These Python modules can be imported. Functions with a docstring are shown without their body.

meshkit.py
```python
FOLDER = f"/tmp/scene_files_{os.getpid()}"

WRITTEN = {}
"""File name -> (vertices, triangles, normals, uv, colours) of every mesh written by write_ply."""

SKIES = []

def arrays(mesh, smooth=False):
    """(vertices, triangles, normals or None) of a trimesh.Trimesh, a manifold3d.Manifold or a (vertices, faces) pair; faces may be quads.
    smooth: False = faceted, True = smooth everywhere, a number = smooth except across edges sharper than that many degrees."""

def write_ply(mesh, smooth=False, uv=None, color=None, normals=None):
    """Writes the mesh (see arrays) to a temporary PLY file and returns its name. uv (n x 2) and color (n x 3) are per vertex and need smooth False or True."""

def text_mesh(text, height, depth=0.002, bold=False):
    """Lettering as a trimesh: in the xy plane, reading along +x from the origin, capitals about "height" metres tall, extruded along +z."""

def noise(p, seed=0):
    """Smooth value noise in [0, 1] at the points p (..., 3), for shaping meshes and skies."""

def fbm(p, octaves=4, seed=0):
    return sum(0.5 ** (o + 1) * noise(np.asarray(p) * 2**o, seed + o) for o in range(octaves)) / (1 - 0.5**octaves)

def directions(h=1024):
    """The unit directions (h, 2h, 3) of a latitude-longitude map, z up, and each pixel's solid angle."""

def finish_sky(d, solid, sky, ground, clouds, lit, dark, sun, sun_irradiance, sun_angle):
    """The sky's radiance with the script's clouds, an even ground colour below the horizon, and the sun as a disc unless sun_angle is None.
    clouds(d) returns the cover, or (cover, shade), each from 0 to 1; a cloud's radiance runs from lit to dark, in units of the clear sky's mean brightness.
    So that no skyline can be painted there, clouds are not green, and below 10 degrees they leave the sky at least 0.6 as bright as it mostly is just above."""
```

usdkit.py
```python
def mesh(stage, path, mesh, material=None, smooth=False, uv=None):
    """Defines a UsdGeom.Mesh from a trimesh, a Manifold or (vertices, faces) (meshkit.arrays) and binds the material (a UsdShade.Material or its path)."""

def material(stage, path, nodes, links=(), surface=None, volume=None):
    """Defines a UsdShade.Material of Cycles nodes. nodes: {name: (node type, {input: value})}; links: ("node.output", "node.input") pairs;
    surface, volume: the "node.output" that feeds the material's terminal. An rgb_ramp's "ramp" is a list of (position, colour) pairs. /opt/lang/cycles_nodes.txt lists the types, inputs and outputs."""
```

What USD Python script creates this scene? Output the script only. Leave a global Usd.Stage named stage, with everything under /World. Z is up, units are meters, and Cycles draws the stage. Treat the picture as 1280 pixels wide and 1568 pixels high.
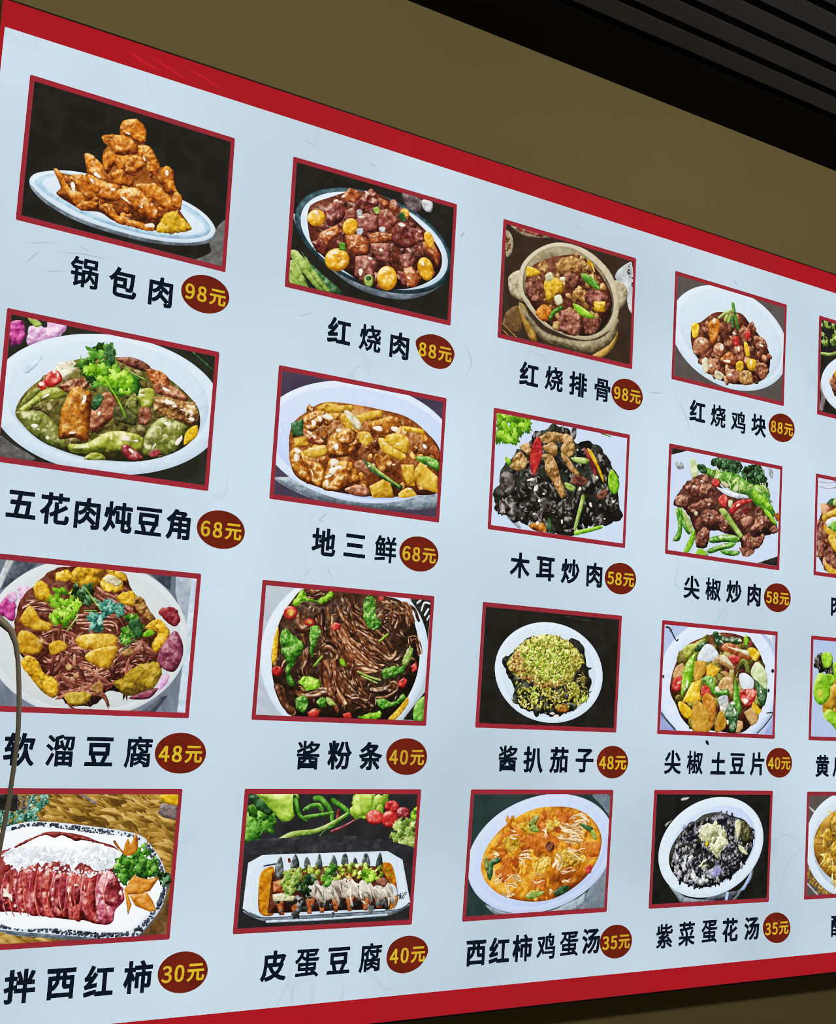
import math, zlib
import numpy as np, trimesh, shapely
from scipy.spatial import Delaunay
from shapely.geometry import Polygon, box as sbox
import usdkit, meshkit
from pxr import Usd, UsdGeom, UsdShade, UsdLux, Gf, Sdf, Vt

stage = Usd.Stage.CreateInMemory()
UsdGeom.SetStageUpAxis(stage, UsdGeom.Tokens.z)
UsdGeom.SetStageMetersPerUnit(stage, 1.0)
UsdGeom.Xform.Define(stage, '/World')
UsdGeom.Scope.Define(stage, '/World/Looks')

# ------------------------------------------------------------------ camera, light, exposure
W0 = 0.42                       # width of one printed dish picture, metres; board units below are multiples of it
EYE = 1.55                      # camera height
CB = (-1.59084, 2.48931, -5.65549)   # camera in board units: along the wall, down, into the wall
def P3(x, v, d=0.0):            # board units (right, down, out of the wall towards the room) -> metres
    return np.array([x * W0, -d * W0, EYE + (CB[1] - v) * W0])
cam = UsdGeom.Camera.Define(stage, '/World/camera')
r_ = np.array([.82556071, .56079984 * -1, .06287336]); f_ = np.array([.55175885, .82553918, .11852102])
r_ = r_ / np.linalg.norm(r_); f_ = f_ / np.linalg.norm(f_); u_ = np.cross(r_, f_); u_ /= np.linalg.norm(u_); r_ = np.cross(f_, u_)
cp = np.array([CB[0] * W0, CB[2] * W0, EYE])
cam.AddTransformOp().Set(Gf.Matrix4d(*[float(k) for k in (*r_, 0, *u_, 0, *(-f_), 0, *cp, 1)]))
cam.CreateHorizontalApertureAttr(24.0); cam.CreateVerticalApertureAttr(24.0 * 1568 / 1280)
cam.CreateFocalLengthAttr(24.0 * 2032.6 / 1280)
cam.CreateClippingRangeAttr(Gf.Vec2f(0.01, 100))
cam.CreateExposureAttr(0.0)

CEIL_Z = EYE + (CB[1] + 1.12) * W0
for k, lx in enumerate((-.6, 2.2)):        # two warm sphere lights without bodies, added to brighten the upper wall
    gl = UsdLux.SphereLight.Define(stage, '/World/added_wall_light' + ('_001' if k else '')); gl.CreateRadiusAttr(.1); gl.CreateIntensityAttr(125.0); gl.CreateColorAttr(Gf.Vec3f(1, .87, .63))
    gl.AddTranslateOp().Set(Gf.Vec3d(lx, -2.1, CEIL_Z - .12))
dome = UsdLux.DomeLight.Define(stage, '/World/dome'); dome.CreateIntensityAttr(0.02); dome.CreateColorAttr(Gf.Vec3f(1, .88, .66))

# ------------------------------------------------------------------ helpers
def lin(c):
    c = np.asarray(c, float) / 255.0
    return np.where(c <= .04045, c / 12.92, ((np.maximum(c, 0) + .055) / 1.055) ** 2.4)
taken = {}
def path_for(parent, name):
    k = (parent, name); n = taken.get(k, 0); taken[k] = n + 1
    return f'{parent}/{name}' + (f'_{n:03d}' if n else '')
def tag(prim, **kw):
    for k, v in kw.items():
        if v: prim.SetCustomDataByKey(k, v)
def thing(name, loc=(0, 0, 0), parent='/World', **kw):
    p = path_for(parent, name); x = UsdGeom.Xform.Define(stage, p); x.AddTranslateOp().Set(Gf.Vec3d(*map(float, loc)))
    tag(x.GetPrim(), **kw); return p
def put(name, mesh, mat, parent='/World', off=(0, 0, 0), cols=None, smooth=False, **kw):
    p = path_for(parent, name)
    if hasattr(mesh, 'vertices'): v, f = np.array(mesh.vertices), np.array(mesh.faces)
    else: v, f = mesh
    m = usdkit.mesh(stage, p, trimesh.Trimesh(np.asarray(v) - np.asarray(off), f, process=False), mat, smooth)
    if cols is not None:
        UsdGeom.PrimvarsAPI(m).CreatePrimvar('ink', Sdf.ValueTypeNames.Color3fArray, 'vertex').Set(Vt.Vec3fArray.FromNumpy(np.asarray(cols, np.float32)))
    if cols is not None and len(m.GetPointsAttr().Get()) != len(cols): print('MISMATCH', p, len(m.GetPointsAttr().Get()), len(cols))
    tag(m.GetPrim(), **kw); return p
def bx(x0, x1, y0, y1, z0, z1):
    m = trimesh.creation.box((x1 - x0, y1 - y0, z1 - z0)); m.apply_translation(((x0 + x1) / 2, (y0 + y1) / 2, (z0 + z1) / 2)); return m
def tube(pts, rad, n=12):
    pts = np.asarray(pts, float); rad = np.broadcast_to(rad, len(pts)); T = np.gradient(pts, axis=0); T /= np.linalg.norm(T, axis=1)[:, None]
    a = np.array([0, 1.0, 0.02]); V = []
    for p, t, r in zip(pts, T, rad):
        a = a - t * (a @ t); a /= np.linalg.norm(a); b = np.cross(t, a)
        th = np.linspace(0, 2 * np.pi, n, endpoint=False); V.append(p + r * (np.cos(th)[:, None] * a + np.sin(th)[:, None] * b))
    F = []
    for i in range(len(pts) - 1):
        for j in range(n):
            q = i * n + j; s = i * n + (j + 1) % n; F += [(q, s, s + n), (q, s + n, q + n)]
    V.append(pts[:1]); V.append(pts[-1:]); c = len(pts) * n
    for j in range(n):
        F.append((c, (j + 1) % n, j)); F.append((c + 1, c - n + j, c - n + (j + 1) % n))
    return trimesh.Trimesh(np.vstack(V), F, process=False)

LK = '/World/Looks/'
def mat(name, nodes, links, surface='p.BSDF'): return usdkit.material(stage, LK + name, nodes, links, surface=surface)
GLOW = 1.0
def glowing(name, c, rough=.6, var=0.0, scale=3.0, c2=None, spec=.04, em=1.0):
    """Ink or film on the backlit sheet: gives off its own colour."""
    if c2 is None:
        return mat(name, {'p': ('principled_bsdf', {'base_color': lin(c) * .08, 'roughness': rough, 'specular_ior_level': spec, 'emission_color': lin(c), 'emission_strength': GLOW * em})}, [])
    return mat(name, {'g': ('geometry', {}), 'n': ('noise_texture', {'scale': scale, 'detail': 3.0, 'roughness': .5}),
        'r': ('rgb_ramp', {'ramp': [(.3, tuple(lin(c))), (.7, tuple(lin(c2)))]}),
        'p': ('principled_bsdf', {'base_color': lin(c) * .08, 'roughness': rough, 'specular_ior_level': spec, 'emission_strength': GLOW * em})},
        [('g.position', 'n.vector'), ('n.fac', 'r.fac'), ('r.color', 'p.emission_color')])
def plain(name, c, rough=.6, c2=None, scale=2.0, spec=.3, metallic=0.0, bump=0.0, bscale=200.0):
    nodes = {'g': ('geometry', {}), 'n': ('noise_texture', {'scale': scale, 'detail': 4.0}), 'r': ('rgb_ramp', {'ramp': [(.3, tuple(lin(c))), (.7, tuple(lin(c2 or c)))]}),
             'p': ('principled_bsdf', {'roughness': rough, 'specular_ior_level': spec, 'metallic': metallic})}
    links = [('g.position', 'n.vector'), ('n.fac', 'r.fac'), ('r.color', 'p.base_color')]
    if bump:
        nodes['n2'] = ('noise_texture', {'scale': bscale, 'detail': 2.0}); nodes['b'] = ('bump', {'strength': bump, 'distance': .002})
        links += [('g.position', 'n2.vector'), ('n2.fac', 'b.height'), ('b.normal', 'p.normal')]
    return mat(name, nodes, links)

M_wall = plain('wall_paint', (153, 143, 106), .75, (146, 138, 100), 1.2, .15, bump=.12, bscale=90)
M_slat = plain('slat_paint', (76, 76, 78), .55, (66, 66, 68), 1.5, .2)
M_trim = plain('trim_paint', (10, 10, 10), .7, (15, 15, 15), 2.0, .1)
M_void = plain('void_paint', (6, 6, 6), .9, (10, 9, 9), 2.0, .05)
M_floor = plain('floor_stone', (120, 112, 100), .4, (95, 88, 80), 3.0, .4)
M_case = plain('case_metal', (22, 14, 12), .5, (32, 20, 16), 8.0, .3)
M_side = plain('side_paint', (150, 104, 74), .6, (130, 90, 66), 6.0, .3)
M_rod = plain('rod_paint', (176, 172, 164), .45, (160, 156, 148), 20.0, .4)
M_red = glowing('red_film', (172, 22, 32), c2=(160, 28, 36), scale=2.2)
M_frame = glowing('frame_ink', (160, 40, 52), c2=(142, 44, 54), scale=5.0)
M_text = glowing('text_ink', (13, 22, 34))
M_badge = glowing('badge_film', (116, 34, 20), c2=(98, 30, 16), scale=22.0)
M_price = glowing('price_ink', (218, 190, 40), c2=(196, 158, 44), scale=9.0)
# white sheet: faint printed grey veins, slightly uneven backlight painted into the colour as noise
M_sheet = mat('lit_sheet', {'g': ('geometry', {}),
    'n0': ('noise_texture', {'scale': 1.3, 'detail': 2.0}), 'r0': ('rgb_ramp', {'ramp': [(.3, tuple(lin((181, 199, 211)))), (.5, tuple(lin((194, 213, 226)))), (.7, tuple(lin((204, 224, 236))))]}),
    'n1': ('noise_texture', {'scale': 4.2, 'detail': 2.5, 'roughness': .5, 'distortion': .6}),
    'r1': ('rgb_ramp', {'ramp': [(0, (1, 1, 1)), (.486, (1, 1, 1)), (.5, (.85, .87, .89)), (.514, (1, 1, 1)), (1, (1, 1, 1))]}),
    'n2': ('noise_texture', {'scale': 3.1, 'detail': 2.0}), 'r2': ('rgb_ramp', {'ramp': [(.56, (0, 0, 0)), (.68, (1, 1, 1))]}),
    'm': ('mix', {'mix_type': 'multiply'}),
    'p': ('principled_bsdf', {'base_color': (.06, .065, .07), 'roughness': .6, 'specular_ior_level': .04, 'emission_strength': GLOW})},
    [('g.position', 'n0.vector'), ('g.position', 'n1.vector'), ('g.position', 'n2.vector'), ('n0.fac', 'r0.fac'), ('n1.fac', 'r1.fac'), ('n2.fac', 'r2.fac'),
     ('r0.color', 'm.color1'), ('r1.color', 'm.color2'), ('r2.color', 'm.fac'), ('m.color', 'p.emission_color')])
M_print = mat('photo_print', {'a': ('attribute', {'attribute': 'ink'}),
    'p': ('principled_bsdf', {'base_color': (.02, .02, .02), 'roughness': .6, 'specular_ior_level': .04, 'emission_strength': GLOW})},
    [('a.color', 'p.emission_color')])

M_food = mat('food_print', {'a': ('attribute', {'attribute': 'ink'}), 'g': ('geometry', {}), 'n': ('noise_texture', {'scale': 260.0, 'detail': 3.0, 'roughness': .6}),
    'r': ('rgb_ramp', {'ramp': [(.32, (.72,) * 3), (.5, (.98,) * 3), (.68, (1.24,) * 3)]}), 'm': ('vector_math', {'math_type': 'multiply'}),
    'p': ('principled_bsdf', {'base_color': (.02, .02, .02), 'roughness': .6, 'specular_ior_level': .04, 'emission_strength': GLOW})},
    [('g.position', 'n.vector'), ('n.fac', 'r.fac'), ('a.color', 'm.vector1'), ('r.color', 'm.vector2'), ('m.vector', 'p.emission_color')])

# ------------------------------------------------------------------ room
WALL_D = 0.16                              # wall face lies this far (board units) behind the sheet
wy = WALL_D * W0
XL, XR, YB = -4.0, 7.0, -6.5
put('wall_back', bx(XL, XR, wy, wy + .12, 0, CEIL_Z + .3), M_wall, kind='structure', label='olive brown painted wall behind the menu board')
put('wall_left', bx(XL - .12, XL, YB, wy + .12, 0, CEIL_Z + .3), M_wall, kind='structure', label='olive brown side wall')
put('floor', bx(XL, XR, YB, wy, -.1, 0), M_floor, kind='structure', label='grey stone floor of the room')
ce = thing('ceiling', (0, 0, CEIL_Z), kind='structure', label='dark ceiling of parallel slats above the menu wall')
cz = (0, 0, CEIL_Z)
put('soffit', bx(XL, XR, YB, wy, CEIL_Z + .16, CEIL_Z + .3), M_void, ce, cz, label='black void above the slats')
T0, GAP, PITCH, SW = .36 * W0, .065 * W0, .2145 * W0, .146 * W0
put('edge_trim', bx(XL, XR, -T0, wy, CEIL_Z, CEIL_Z + .03), M_trim, ce, cz, label='wide black edge strip along the wall')
y = -T0 - GAP
for k in range(34):
    put('slat', bx(XL, XR, y - SW, y, CEIL_Z, CEIL_Z + .05), M_slat, ce, cz); y -= PITCH

# ------------------------------------------------------------------ menu board
BX0, BX1, BV0, BV1 = -.146, 6.41, -.303, 4.216
base = P3((BX0 + BX1) / 2, BV1)
board = thing('menu_board', base, label='large backlit restaurant menu board with red top and bottom bands on the wall', category='menu board')
def quad(x0, v0, x1, v1, d, nx=1, nz=1):
    xs, vs = np.linspace(x0, x1, nx + 1), np.linspace(v0, v1, nz + 1)
    V = np.array([P3(x, v, d) for v in vs for x in xs]); F = []
    for j in range(nz):
        for i in range(nx):
            a = j * (nx + 1) + i; F += [(a, a + nx + 1, a + nx + 2), (a, a + nx + 2, a + 1)]
    return V, np.array(F)
def slab(x0, v0, x1, v1, d0, d1):
    a, b = P3(x0, v1, d1), P3(x1, v0, d0); return bx(a[0], b[0], a[1], b[1], a[2], b[2])
put('case', slab(BX0, BV0 - .014, BX1, BV1 + .012, -WALL_D, -.012), M_case, board, base, label='dark box behind the sheet')
put('side_panel', slab(BX0 - .006, BV0 - .014, BX0, BV1 + .012, -WALL_D, -.012), M_side, board, base, label='brown side of the box at the left')
put('side_panel', slab(BX1, BV0 - .014, BX1 + .006, BV1 + .012, -WALL_D, -.012), M_side, board, base, label='brown side of the box at the far end')
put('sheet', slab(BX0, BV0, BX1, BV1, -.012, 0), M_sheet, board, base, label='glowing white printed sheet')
E_ = .0012
put('red_band', slab(BX0, BV0, BX1, -.181, 0, E_), M_red, board, base, label='red band along the top edge')
put('red_band', slab(BX0, 4.095, BX1, BV1, 0, E_), M_red, board, base, label='red band along the bottom edge')
put('red_edge', slab(BX0 - .004, BV0, BX0 + .011, BV1, -.012, E_ + .0002), M_red, board, base, label='narrow red edge at the left')
put('red_edge', slab(BX1 - .012, -.181, BX1, 4.095, 0, E_), M_red, board, base, label='narrow red edge at the far end')

M_grey_mark = glowing('grey_mark_ink', (172, 190, 202)); M_tick = glowing('tick_ink', (24, 28, 34)); M_crease_glare = glowing('crease_glare_film', (192, 30, 38))  # glare on the red band's creases is painted as lighter red strokes
def strip(pts, w, d):
    pts = np.asarray(pts, float); s = np.linspace(0, 1, len(pts)); k = np.linspace(0, 1, 16); c = np.c_[np.interp(k, s, pts[:, 0]), np.interp(k, s, pts[:, 1])]
    for _ in range(2): c[1:-1] = (c[:-2] + 2 * c[1:-1] + c[2:]) / 4
    T = np.gradient(c, axis=0); T /= np.linalg.norm(T, axis=1)[:, None]; N = np.c_[-T[:, 1], T[:, 0]] * (w / 2 * np.sin(np.pi * np.clip(k, .06, .94)))[:, None]; n = len(c)
    a, b = c - N, c + N; V = np.array([P3(x, v, dd) for dd in (d, 0) for arr in (a, b) for x, v in arr]); F = []
    for i in range(n - 1):
        F += [(i, n + i, n + i + 1), (i, n + i + 1, i + 1), (i, i + 1, 2 * n + i + 1), (i, 2 * n + i + 1, 2 * n + i), (n + i, 3 * n + i + 1, n + i + 1), (n + i, 3 * n + i, 3 * n + i + 1)]
    return V, np.array(F)
for line in '''scuff_mark .006 0.0540 0.8460 0.0881 0.8007 0.1216 0.7647
scuff_mark .005 0.0557 0.7520 0.1184 0.7324 0.1824 0.7172
scuff_mark .006 0.1957 0.7568 0.3084 0.7400 0.4546 0.7371
scuff_mark .005 0.1402 0.8593 0.2408 0.8319
scuff_mark .005 0.2813 0.7080 0.3458 0.7265
scuff_mark .005 1.3458 -0.0905 1.4458 -0.0828
scuff_mark .006 1.7434 -0.0832 1.7977 -0.0655
scuff_mark .005 1.3915 0.8030 1.4485 0.7843 1.5148 0.7512
scuff_mark .010 2.3520 0.1760 2.3776 0.1312
scuff_mark .008 3.1182 -0.0948 3.1999 -0.0786
scuff_mark .010 2.3488 0.1717 2.3763 0.1310
scuff_mark .005 2.8487 0.7158 2.9571 0.7041 2.9927 0.7411
scuff_mark .006 2.4099 0.7317 2.4779 0.8277 2.4437 0.9176
scuff_mark .008 3.7604 0.7760 3.8969 0.7619
scuff_mark .008 4.4323 -0.0612 4.4894 -0.0244
scuff_mark .005 3.9444 0.7071 4.0814 0.8713 4.1537 1.0102
scuff_mark .006 1.6450 1.7587 1.6040 1.7888 1.6478 1.7932
scuff_mark .004 1.5497 2.0825 1.5604 2.0411 1.5948 2.0253
scuff_mark .005 1.6684 1.9994 1.6859 2.0355 1.7105 2.0679
scuff_mark .005 1.6673 1.7294 1.6109 1.7855 1.6377 1.7938
scuff_mark .006 4.7587 3.7842 4.7862 3.7697
scuff_mark .006 4.9685 3.7873 5.0462 3.7843
black_tick .022 4.3497 2.7928 4.3619 2.8033 4.3797 2.8210
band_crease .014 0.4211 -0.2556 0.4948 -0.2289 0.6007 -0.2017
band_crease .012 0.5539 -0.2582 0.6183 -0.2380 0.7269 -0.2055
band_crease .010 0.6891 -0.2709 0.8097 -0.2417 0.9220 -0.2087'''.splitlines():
    nm, w, *q = line.split(); q = np.array(q, float).reshape(-1, 2)
    put(nm, strip(q, float(w), E_ + .0006 if nm == 'band_crease' else .0006), {'scuff_mark': M_grey_mark, 'black_tick': M_tick, 'band_crease': M_crease_glare}[nm], board, base)  # marks on the white sheet are short strokes of a darker grey
PAL = {}
for line in '''blk 050504 0d0c0a 191815 32302b
blkg 080a06 13150f 23261d 4a4c40
blkv 0a0a0c 17171a 222225 333338
blkr 040504 0a0c0a 10120f 1c1e1a
grey 2a2a2a 4c4b49 6d6b68 8c8a86
greyd 141417 1e1e22 28282d 34343a
greyw 6a6c6e a0a4a6 ccd0d2 eef0f0
greyred 33292c 5a4a4e 80706f a8a09c
greyb 78828e 98a4b0 b4c0cc d0dae4
greyb2 3a4652 566472 74828f 93a0ac
greybrown 2a2422 463e3b 5c5350 7a706c
brownbg 0c0806 1f1510 39261b 5c4330
wood 563a10 8a6218 b48c34 d8b468
wooddk 281808 4a3014 6a4a24 8a6840
oldplate 4a4230 7c7256 a89c7c ccc2a4
plate 8094a6 b4c8d8 cfdfec e4eff8
platein 9aaebe bccfde cfdfec dbe8f2
platelo 4a545e 76848f a0aebb c0ced8
platelo2 6a7078 a0a8b0 c8d0d8 dfe6ec
platev 98a8c4 c0d0ea d4e2f6 e6eefa
plateinv 90a2c8 b2c4ea c4d4f4 d4e0f6
plateb 8898c0 a8bade bacdec ccdcf4
plateb2 8c98bc b4c2e2 c6d4f0 d8e2f6
platec 9ca4ac c0c8cc d2dadc e0e6e8
plateinc a8b0b4 c2c9ca cfd6d6 dbe0e0
rimblue 90b0c8 b0d2e6 c0dcec d0e6f2
tealrim 0a1a20 1c3840 2e505a 507480
clay 5a4e36 948665 c2b694 e2dac0
clayd 3a301e 6c5e42 988a68 bcae8a
denim 3c4450 5c6674 7c8796 a2aebc
denimd 16181f 2c313c 474e5c 6a7280
fabric 8a94a2 a8b2be c2ccd6 dae2ea
bluec 6a74b0 8490c8 96a2d6 a8b4e0
purplebk 18121c 30263a 4a3e52 625a66
tealbk 081210 14241f 24383a 445a60
crisp 4a1403 a8500a e08a20 fad078
crisplo 2a0c02 662a08 964a10 b86a20
crisp2 3c1404 8e420a cc8420 f4c868
crisp3 7a4c08 b07a14 cc9c30 e6c468
yfried 6c4404 c08c0c e8bc28 fce884
yfriedd 50380a 947414 bc9c20 dcc45c
pork 240606 5c1c18 8c3c30 d09078
porkhi 30100c 6c2e26 9c5448 d89c88
porkor 401004 8c3614 bc6830 eeb078
porkor2 300c04 6c2c0a 985018 d08c40
porklo 140404 341008 5c2414 84442c
beef 2a0e0a 6a3426 9a5c46 e0a888
beef2 2c0e08 743420 a86440 e8b488
beeflo 140606 341410 54281e 74402e
tan 5c3c14 a87a3c d0a468 f4dcac
tanb 3c1e0a 8c5a26 be8c48 f0d094
egg a05c04 d09008 ecb424 fae694
yel 8c6400 d0a008 ecc828 fcf08c
potato 7c4a06 c08c10 dcb434 f6dc80
cream 8c8458 ccc49c e8e4c8 fcfaec
cream2 7c9050 b4c488 d4dfb0 f0f6dc
creamw 6c6050 b4a894 d8cfc0 f4f0e6
white 9aa4ac ccd4dc e6ecf2 fcfeff
green 0c3006 2f7414 5fa62c b0de70
lime 2c6404 66a80c 92cc24 d2f070
limey 9ca818 c0cc3c dce05c f0f090
limec 547a14 8cb42c b8d454 e6f2a4
limeg 3c5c18 7c9c38 acc460 e0eab0
dgreen 040e04 163c18 346836 82a87c
teal 0c3a30 2c7464 5ca890 b0dccc
olive 14180a 4c5418 808830 c8cc80
olivel 3c4408 7e8820 aeb43c e6e89c
olived 101408 343818 5c5c2c 8c8c50
olivelo 1c1a08 403a14 645c20 8c8034
olivemix 1c1606 58481a 88783a c8bc80
red 5c0206 a8121a d03a30 f4a08c
redd 38040a 741420 a03038 d88c88
redbr 30100a 642014 943c28 b86850
redgr 1c1c0c 5c3c20 8c5c34 b8a478
purp 2c0a18 641c38 904058 c07c90
pinkd 5c0c44 b02c80 d860a8 f0a0cc
pinkl 9c6898 cc98c4 e4bcdc f6e2f2
pinkp 7c78b0 aca8d8 cccaf0 e8e8fc
rednoo 34100a 743226 9c5440 d49c7c
noodle 180804 50240f 86502a dcb48c
noodleh 240c06 743618 a86a40 ecc8a4
noodlo 0a0402 20100a 3c2214 5c3c28
fungus 040404 0d0b0a 1e1917 5c5654
fungus2 100e0e 332d2b 5a5250 9c9494
fungusg 060806 161a14 2c3026 5c6050
fungusv 0e1412 2c3634 56605e a4acac
garlic 4c480c a0942c d4cc58 f8f4b0
garlicg 44580c 94b024 ccdc58 f6fcb0
garlicb 4c240c a0602c cc9850 f0d498
garlicy 6c4404 b88814 e4bc40 faecac
soup 6c2404 b05808 d88c14 f0bc40
soupd 4c2c08 8c5c14 b88828 dcb450
soupegg 843404 c87008 e4a018 f6d05c
soupred 7c2404 b45410 d47a20 eca048
egglt a87834 dcb478 f4dcb0 fff8ea
egglt2 7c7c50 bcbc8c e4e6c0 fcfcec
seaw 040408 14141a 34343f a4a4b8
seawo 101004 343418 5c5c38 a0a078
soy 501804 a04c04 d08808 e8b020
melon 4c060a 9c2426 c45450 f0b4a8
melonh 7c1416 b8403a d87466 f4bcac
melonp 5c0a1c a03048 c86478 f0b8c0
melonlo 3c0608 701a1a 943430 b85c54
carrot 8c4404 c87818 dc9834 f0c070
vegmix 201c04 685c14 9c943c d4cc88
sugarw cfd6de e4e8ee f4f6fa ffffff
glare a08c74 d4c4ac f0e6d8 fffaf2'''.strip().splitlines():
    n, *cs = line.split(); PAL[n] = np.array([[int(c[i:i + 2], 16) for i in (0, 2, 4)] for c in cs], float)
DEF = dict(n=.28, b=.45, g=.15, pw=.5, nf=1.0, lo=0.0, r=0.0, s=0.0, st=0.0, sa=0.0, w=10.0, t=1.0, sp=30.0, fl=0.15, su=0.0, an=999.0, aj=5.0)
LIGHT = np.array([-.38, -.62, .69]); LIGHT /= np.linalg.norm(LIGHT)
HALF = LIGHT + [0, 0, 1]; HALF /= np.linalg.norm(HALF)
IN = (31, 37)                              # frame strip, in the picture's own units (a picture is 1500 x 996)
INNER = sbox(IN[0], IN[1], 1500 - IN[0], 996 - IN[1])

def ramp(pal, t):
    x = np.clip(t, 0, 1) * (len(pal) - 1); i = np.minimum(x.astype(int), len(pal) - 2); f = (x - i)[:, None]
    return pal[i] * (1 - f) + pal[i + 1] * f
def closed(pts, step, sharp):
    pts = np.asarray(pts, float); n = len(pts); out = []
    for i in range(n):
        p0, p1, p2, p3 = pts[i - 1], pts[i], pts[(i + 1) % n], pts[(i + 2) % n]
        k = max(2, int(np.linalg.norm(p2 - p1) / step)); t = np.linspace(0, 1, k, endpoint=False)[:, None]
        if sharp: q = p1 + (p2 - p1) * t
        else:
            l0, l1, l2 = (np.linalg.norm(z) + 1e-6 for z in (p1 - p0, p2 - p1, p3 - p2)); a, b = (p2 - p0) * l1 / (l0 + l1), (p3 - p1) * l1 / (l1 + l2)
            q = (2 * t**3 - 3 * t**2 + 1) * p1 + (t**3 - 2 * t**2 + t) * a + (-2 * t**3 + 3 * t**2) * p2 + (t**3 - t**2) * b
        out.append(q)
    return np.vstack(out)
def open_curve(pts, step):
    pts = np.asarray(pts, float); pts = np.vstack([2 * pts[0] - pts[1], pts, 2 * pts[-1] - pts[-2]]); out = []
    for i in range(1, len(pts) - 2):
        p0, p1, p2, p3 = pts[i - 1:i + 3]; k = max(2, int(np.linalg.norm(p2 - p1) / step)); t = np.linspace(0, 1, k, endpoint=False)[:, None]
        a, b = (p2 - p0) * .45, (p3 - p1) * .45
        out.append((2 * t**3 - 3 * t**2 + 1) * p1 + (t**3 - 2 * t**2 + t) * a + (-2 * t**3 + 3 * t**2) * p2 + (t**3 - t**2) * b)
    out.append(pts[-2:-1]); return np.vstack(out)
def fb(p, scale, seed, oct=3):
    return meshkit.fbm(np.c_[p / scale, np.full(len(p), seed * 7.31)], oct, seed % 997)
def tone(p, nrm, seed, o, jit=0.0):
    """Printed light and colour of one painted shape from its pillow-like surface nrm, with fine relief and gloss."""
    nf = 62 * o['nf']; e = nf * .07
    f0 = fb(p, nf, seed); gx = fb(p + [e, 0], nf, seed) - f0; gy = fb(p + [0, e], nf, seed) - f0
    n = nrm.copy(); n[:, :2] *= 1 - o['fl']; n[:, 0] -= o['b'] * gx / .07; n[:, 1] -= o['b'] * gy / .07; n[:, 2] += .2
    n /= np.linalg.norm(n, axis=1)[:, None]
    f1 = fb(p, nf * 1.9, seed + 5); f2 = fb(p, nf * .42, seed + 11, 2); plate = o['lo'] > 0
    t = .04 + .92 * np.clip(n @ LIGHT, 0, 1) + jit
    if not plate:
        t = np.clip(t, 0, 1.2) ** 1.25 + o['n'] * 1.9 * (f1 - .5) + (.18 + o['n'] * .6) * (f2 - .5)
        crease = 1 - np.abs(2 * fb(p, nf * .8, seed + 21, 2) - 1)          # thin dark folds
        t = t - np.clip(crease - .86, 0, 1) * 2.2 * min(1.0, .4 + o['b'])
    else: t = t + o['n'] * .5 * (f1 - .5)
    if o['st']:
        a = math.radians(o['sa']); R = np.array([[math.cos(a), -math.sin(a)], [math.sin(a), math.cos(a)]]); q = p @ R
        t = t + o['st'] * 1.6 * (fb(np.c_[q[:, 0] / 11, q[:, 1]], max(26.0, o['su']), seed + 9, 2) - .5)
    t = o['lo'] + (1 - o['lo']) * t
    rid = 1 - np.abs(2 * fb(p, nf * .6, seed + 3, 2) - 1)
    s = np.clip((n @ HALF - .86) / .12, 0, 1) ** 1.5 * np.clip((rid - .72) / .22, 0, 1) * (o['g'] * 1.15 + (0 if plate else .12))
    return t, np.clip(s, 0, .95)[:, None]

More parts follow.
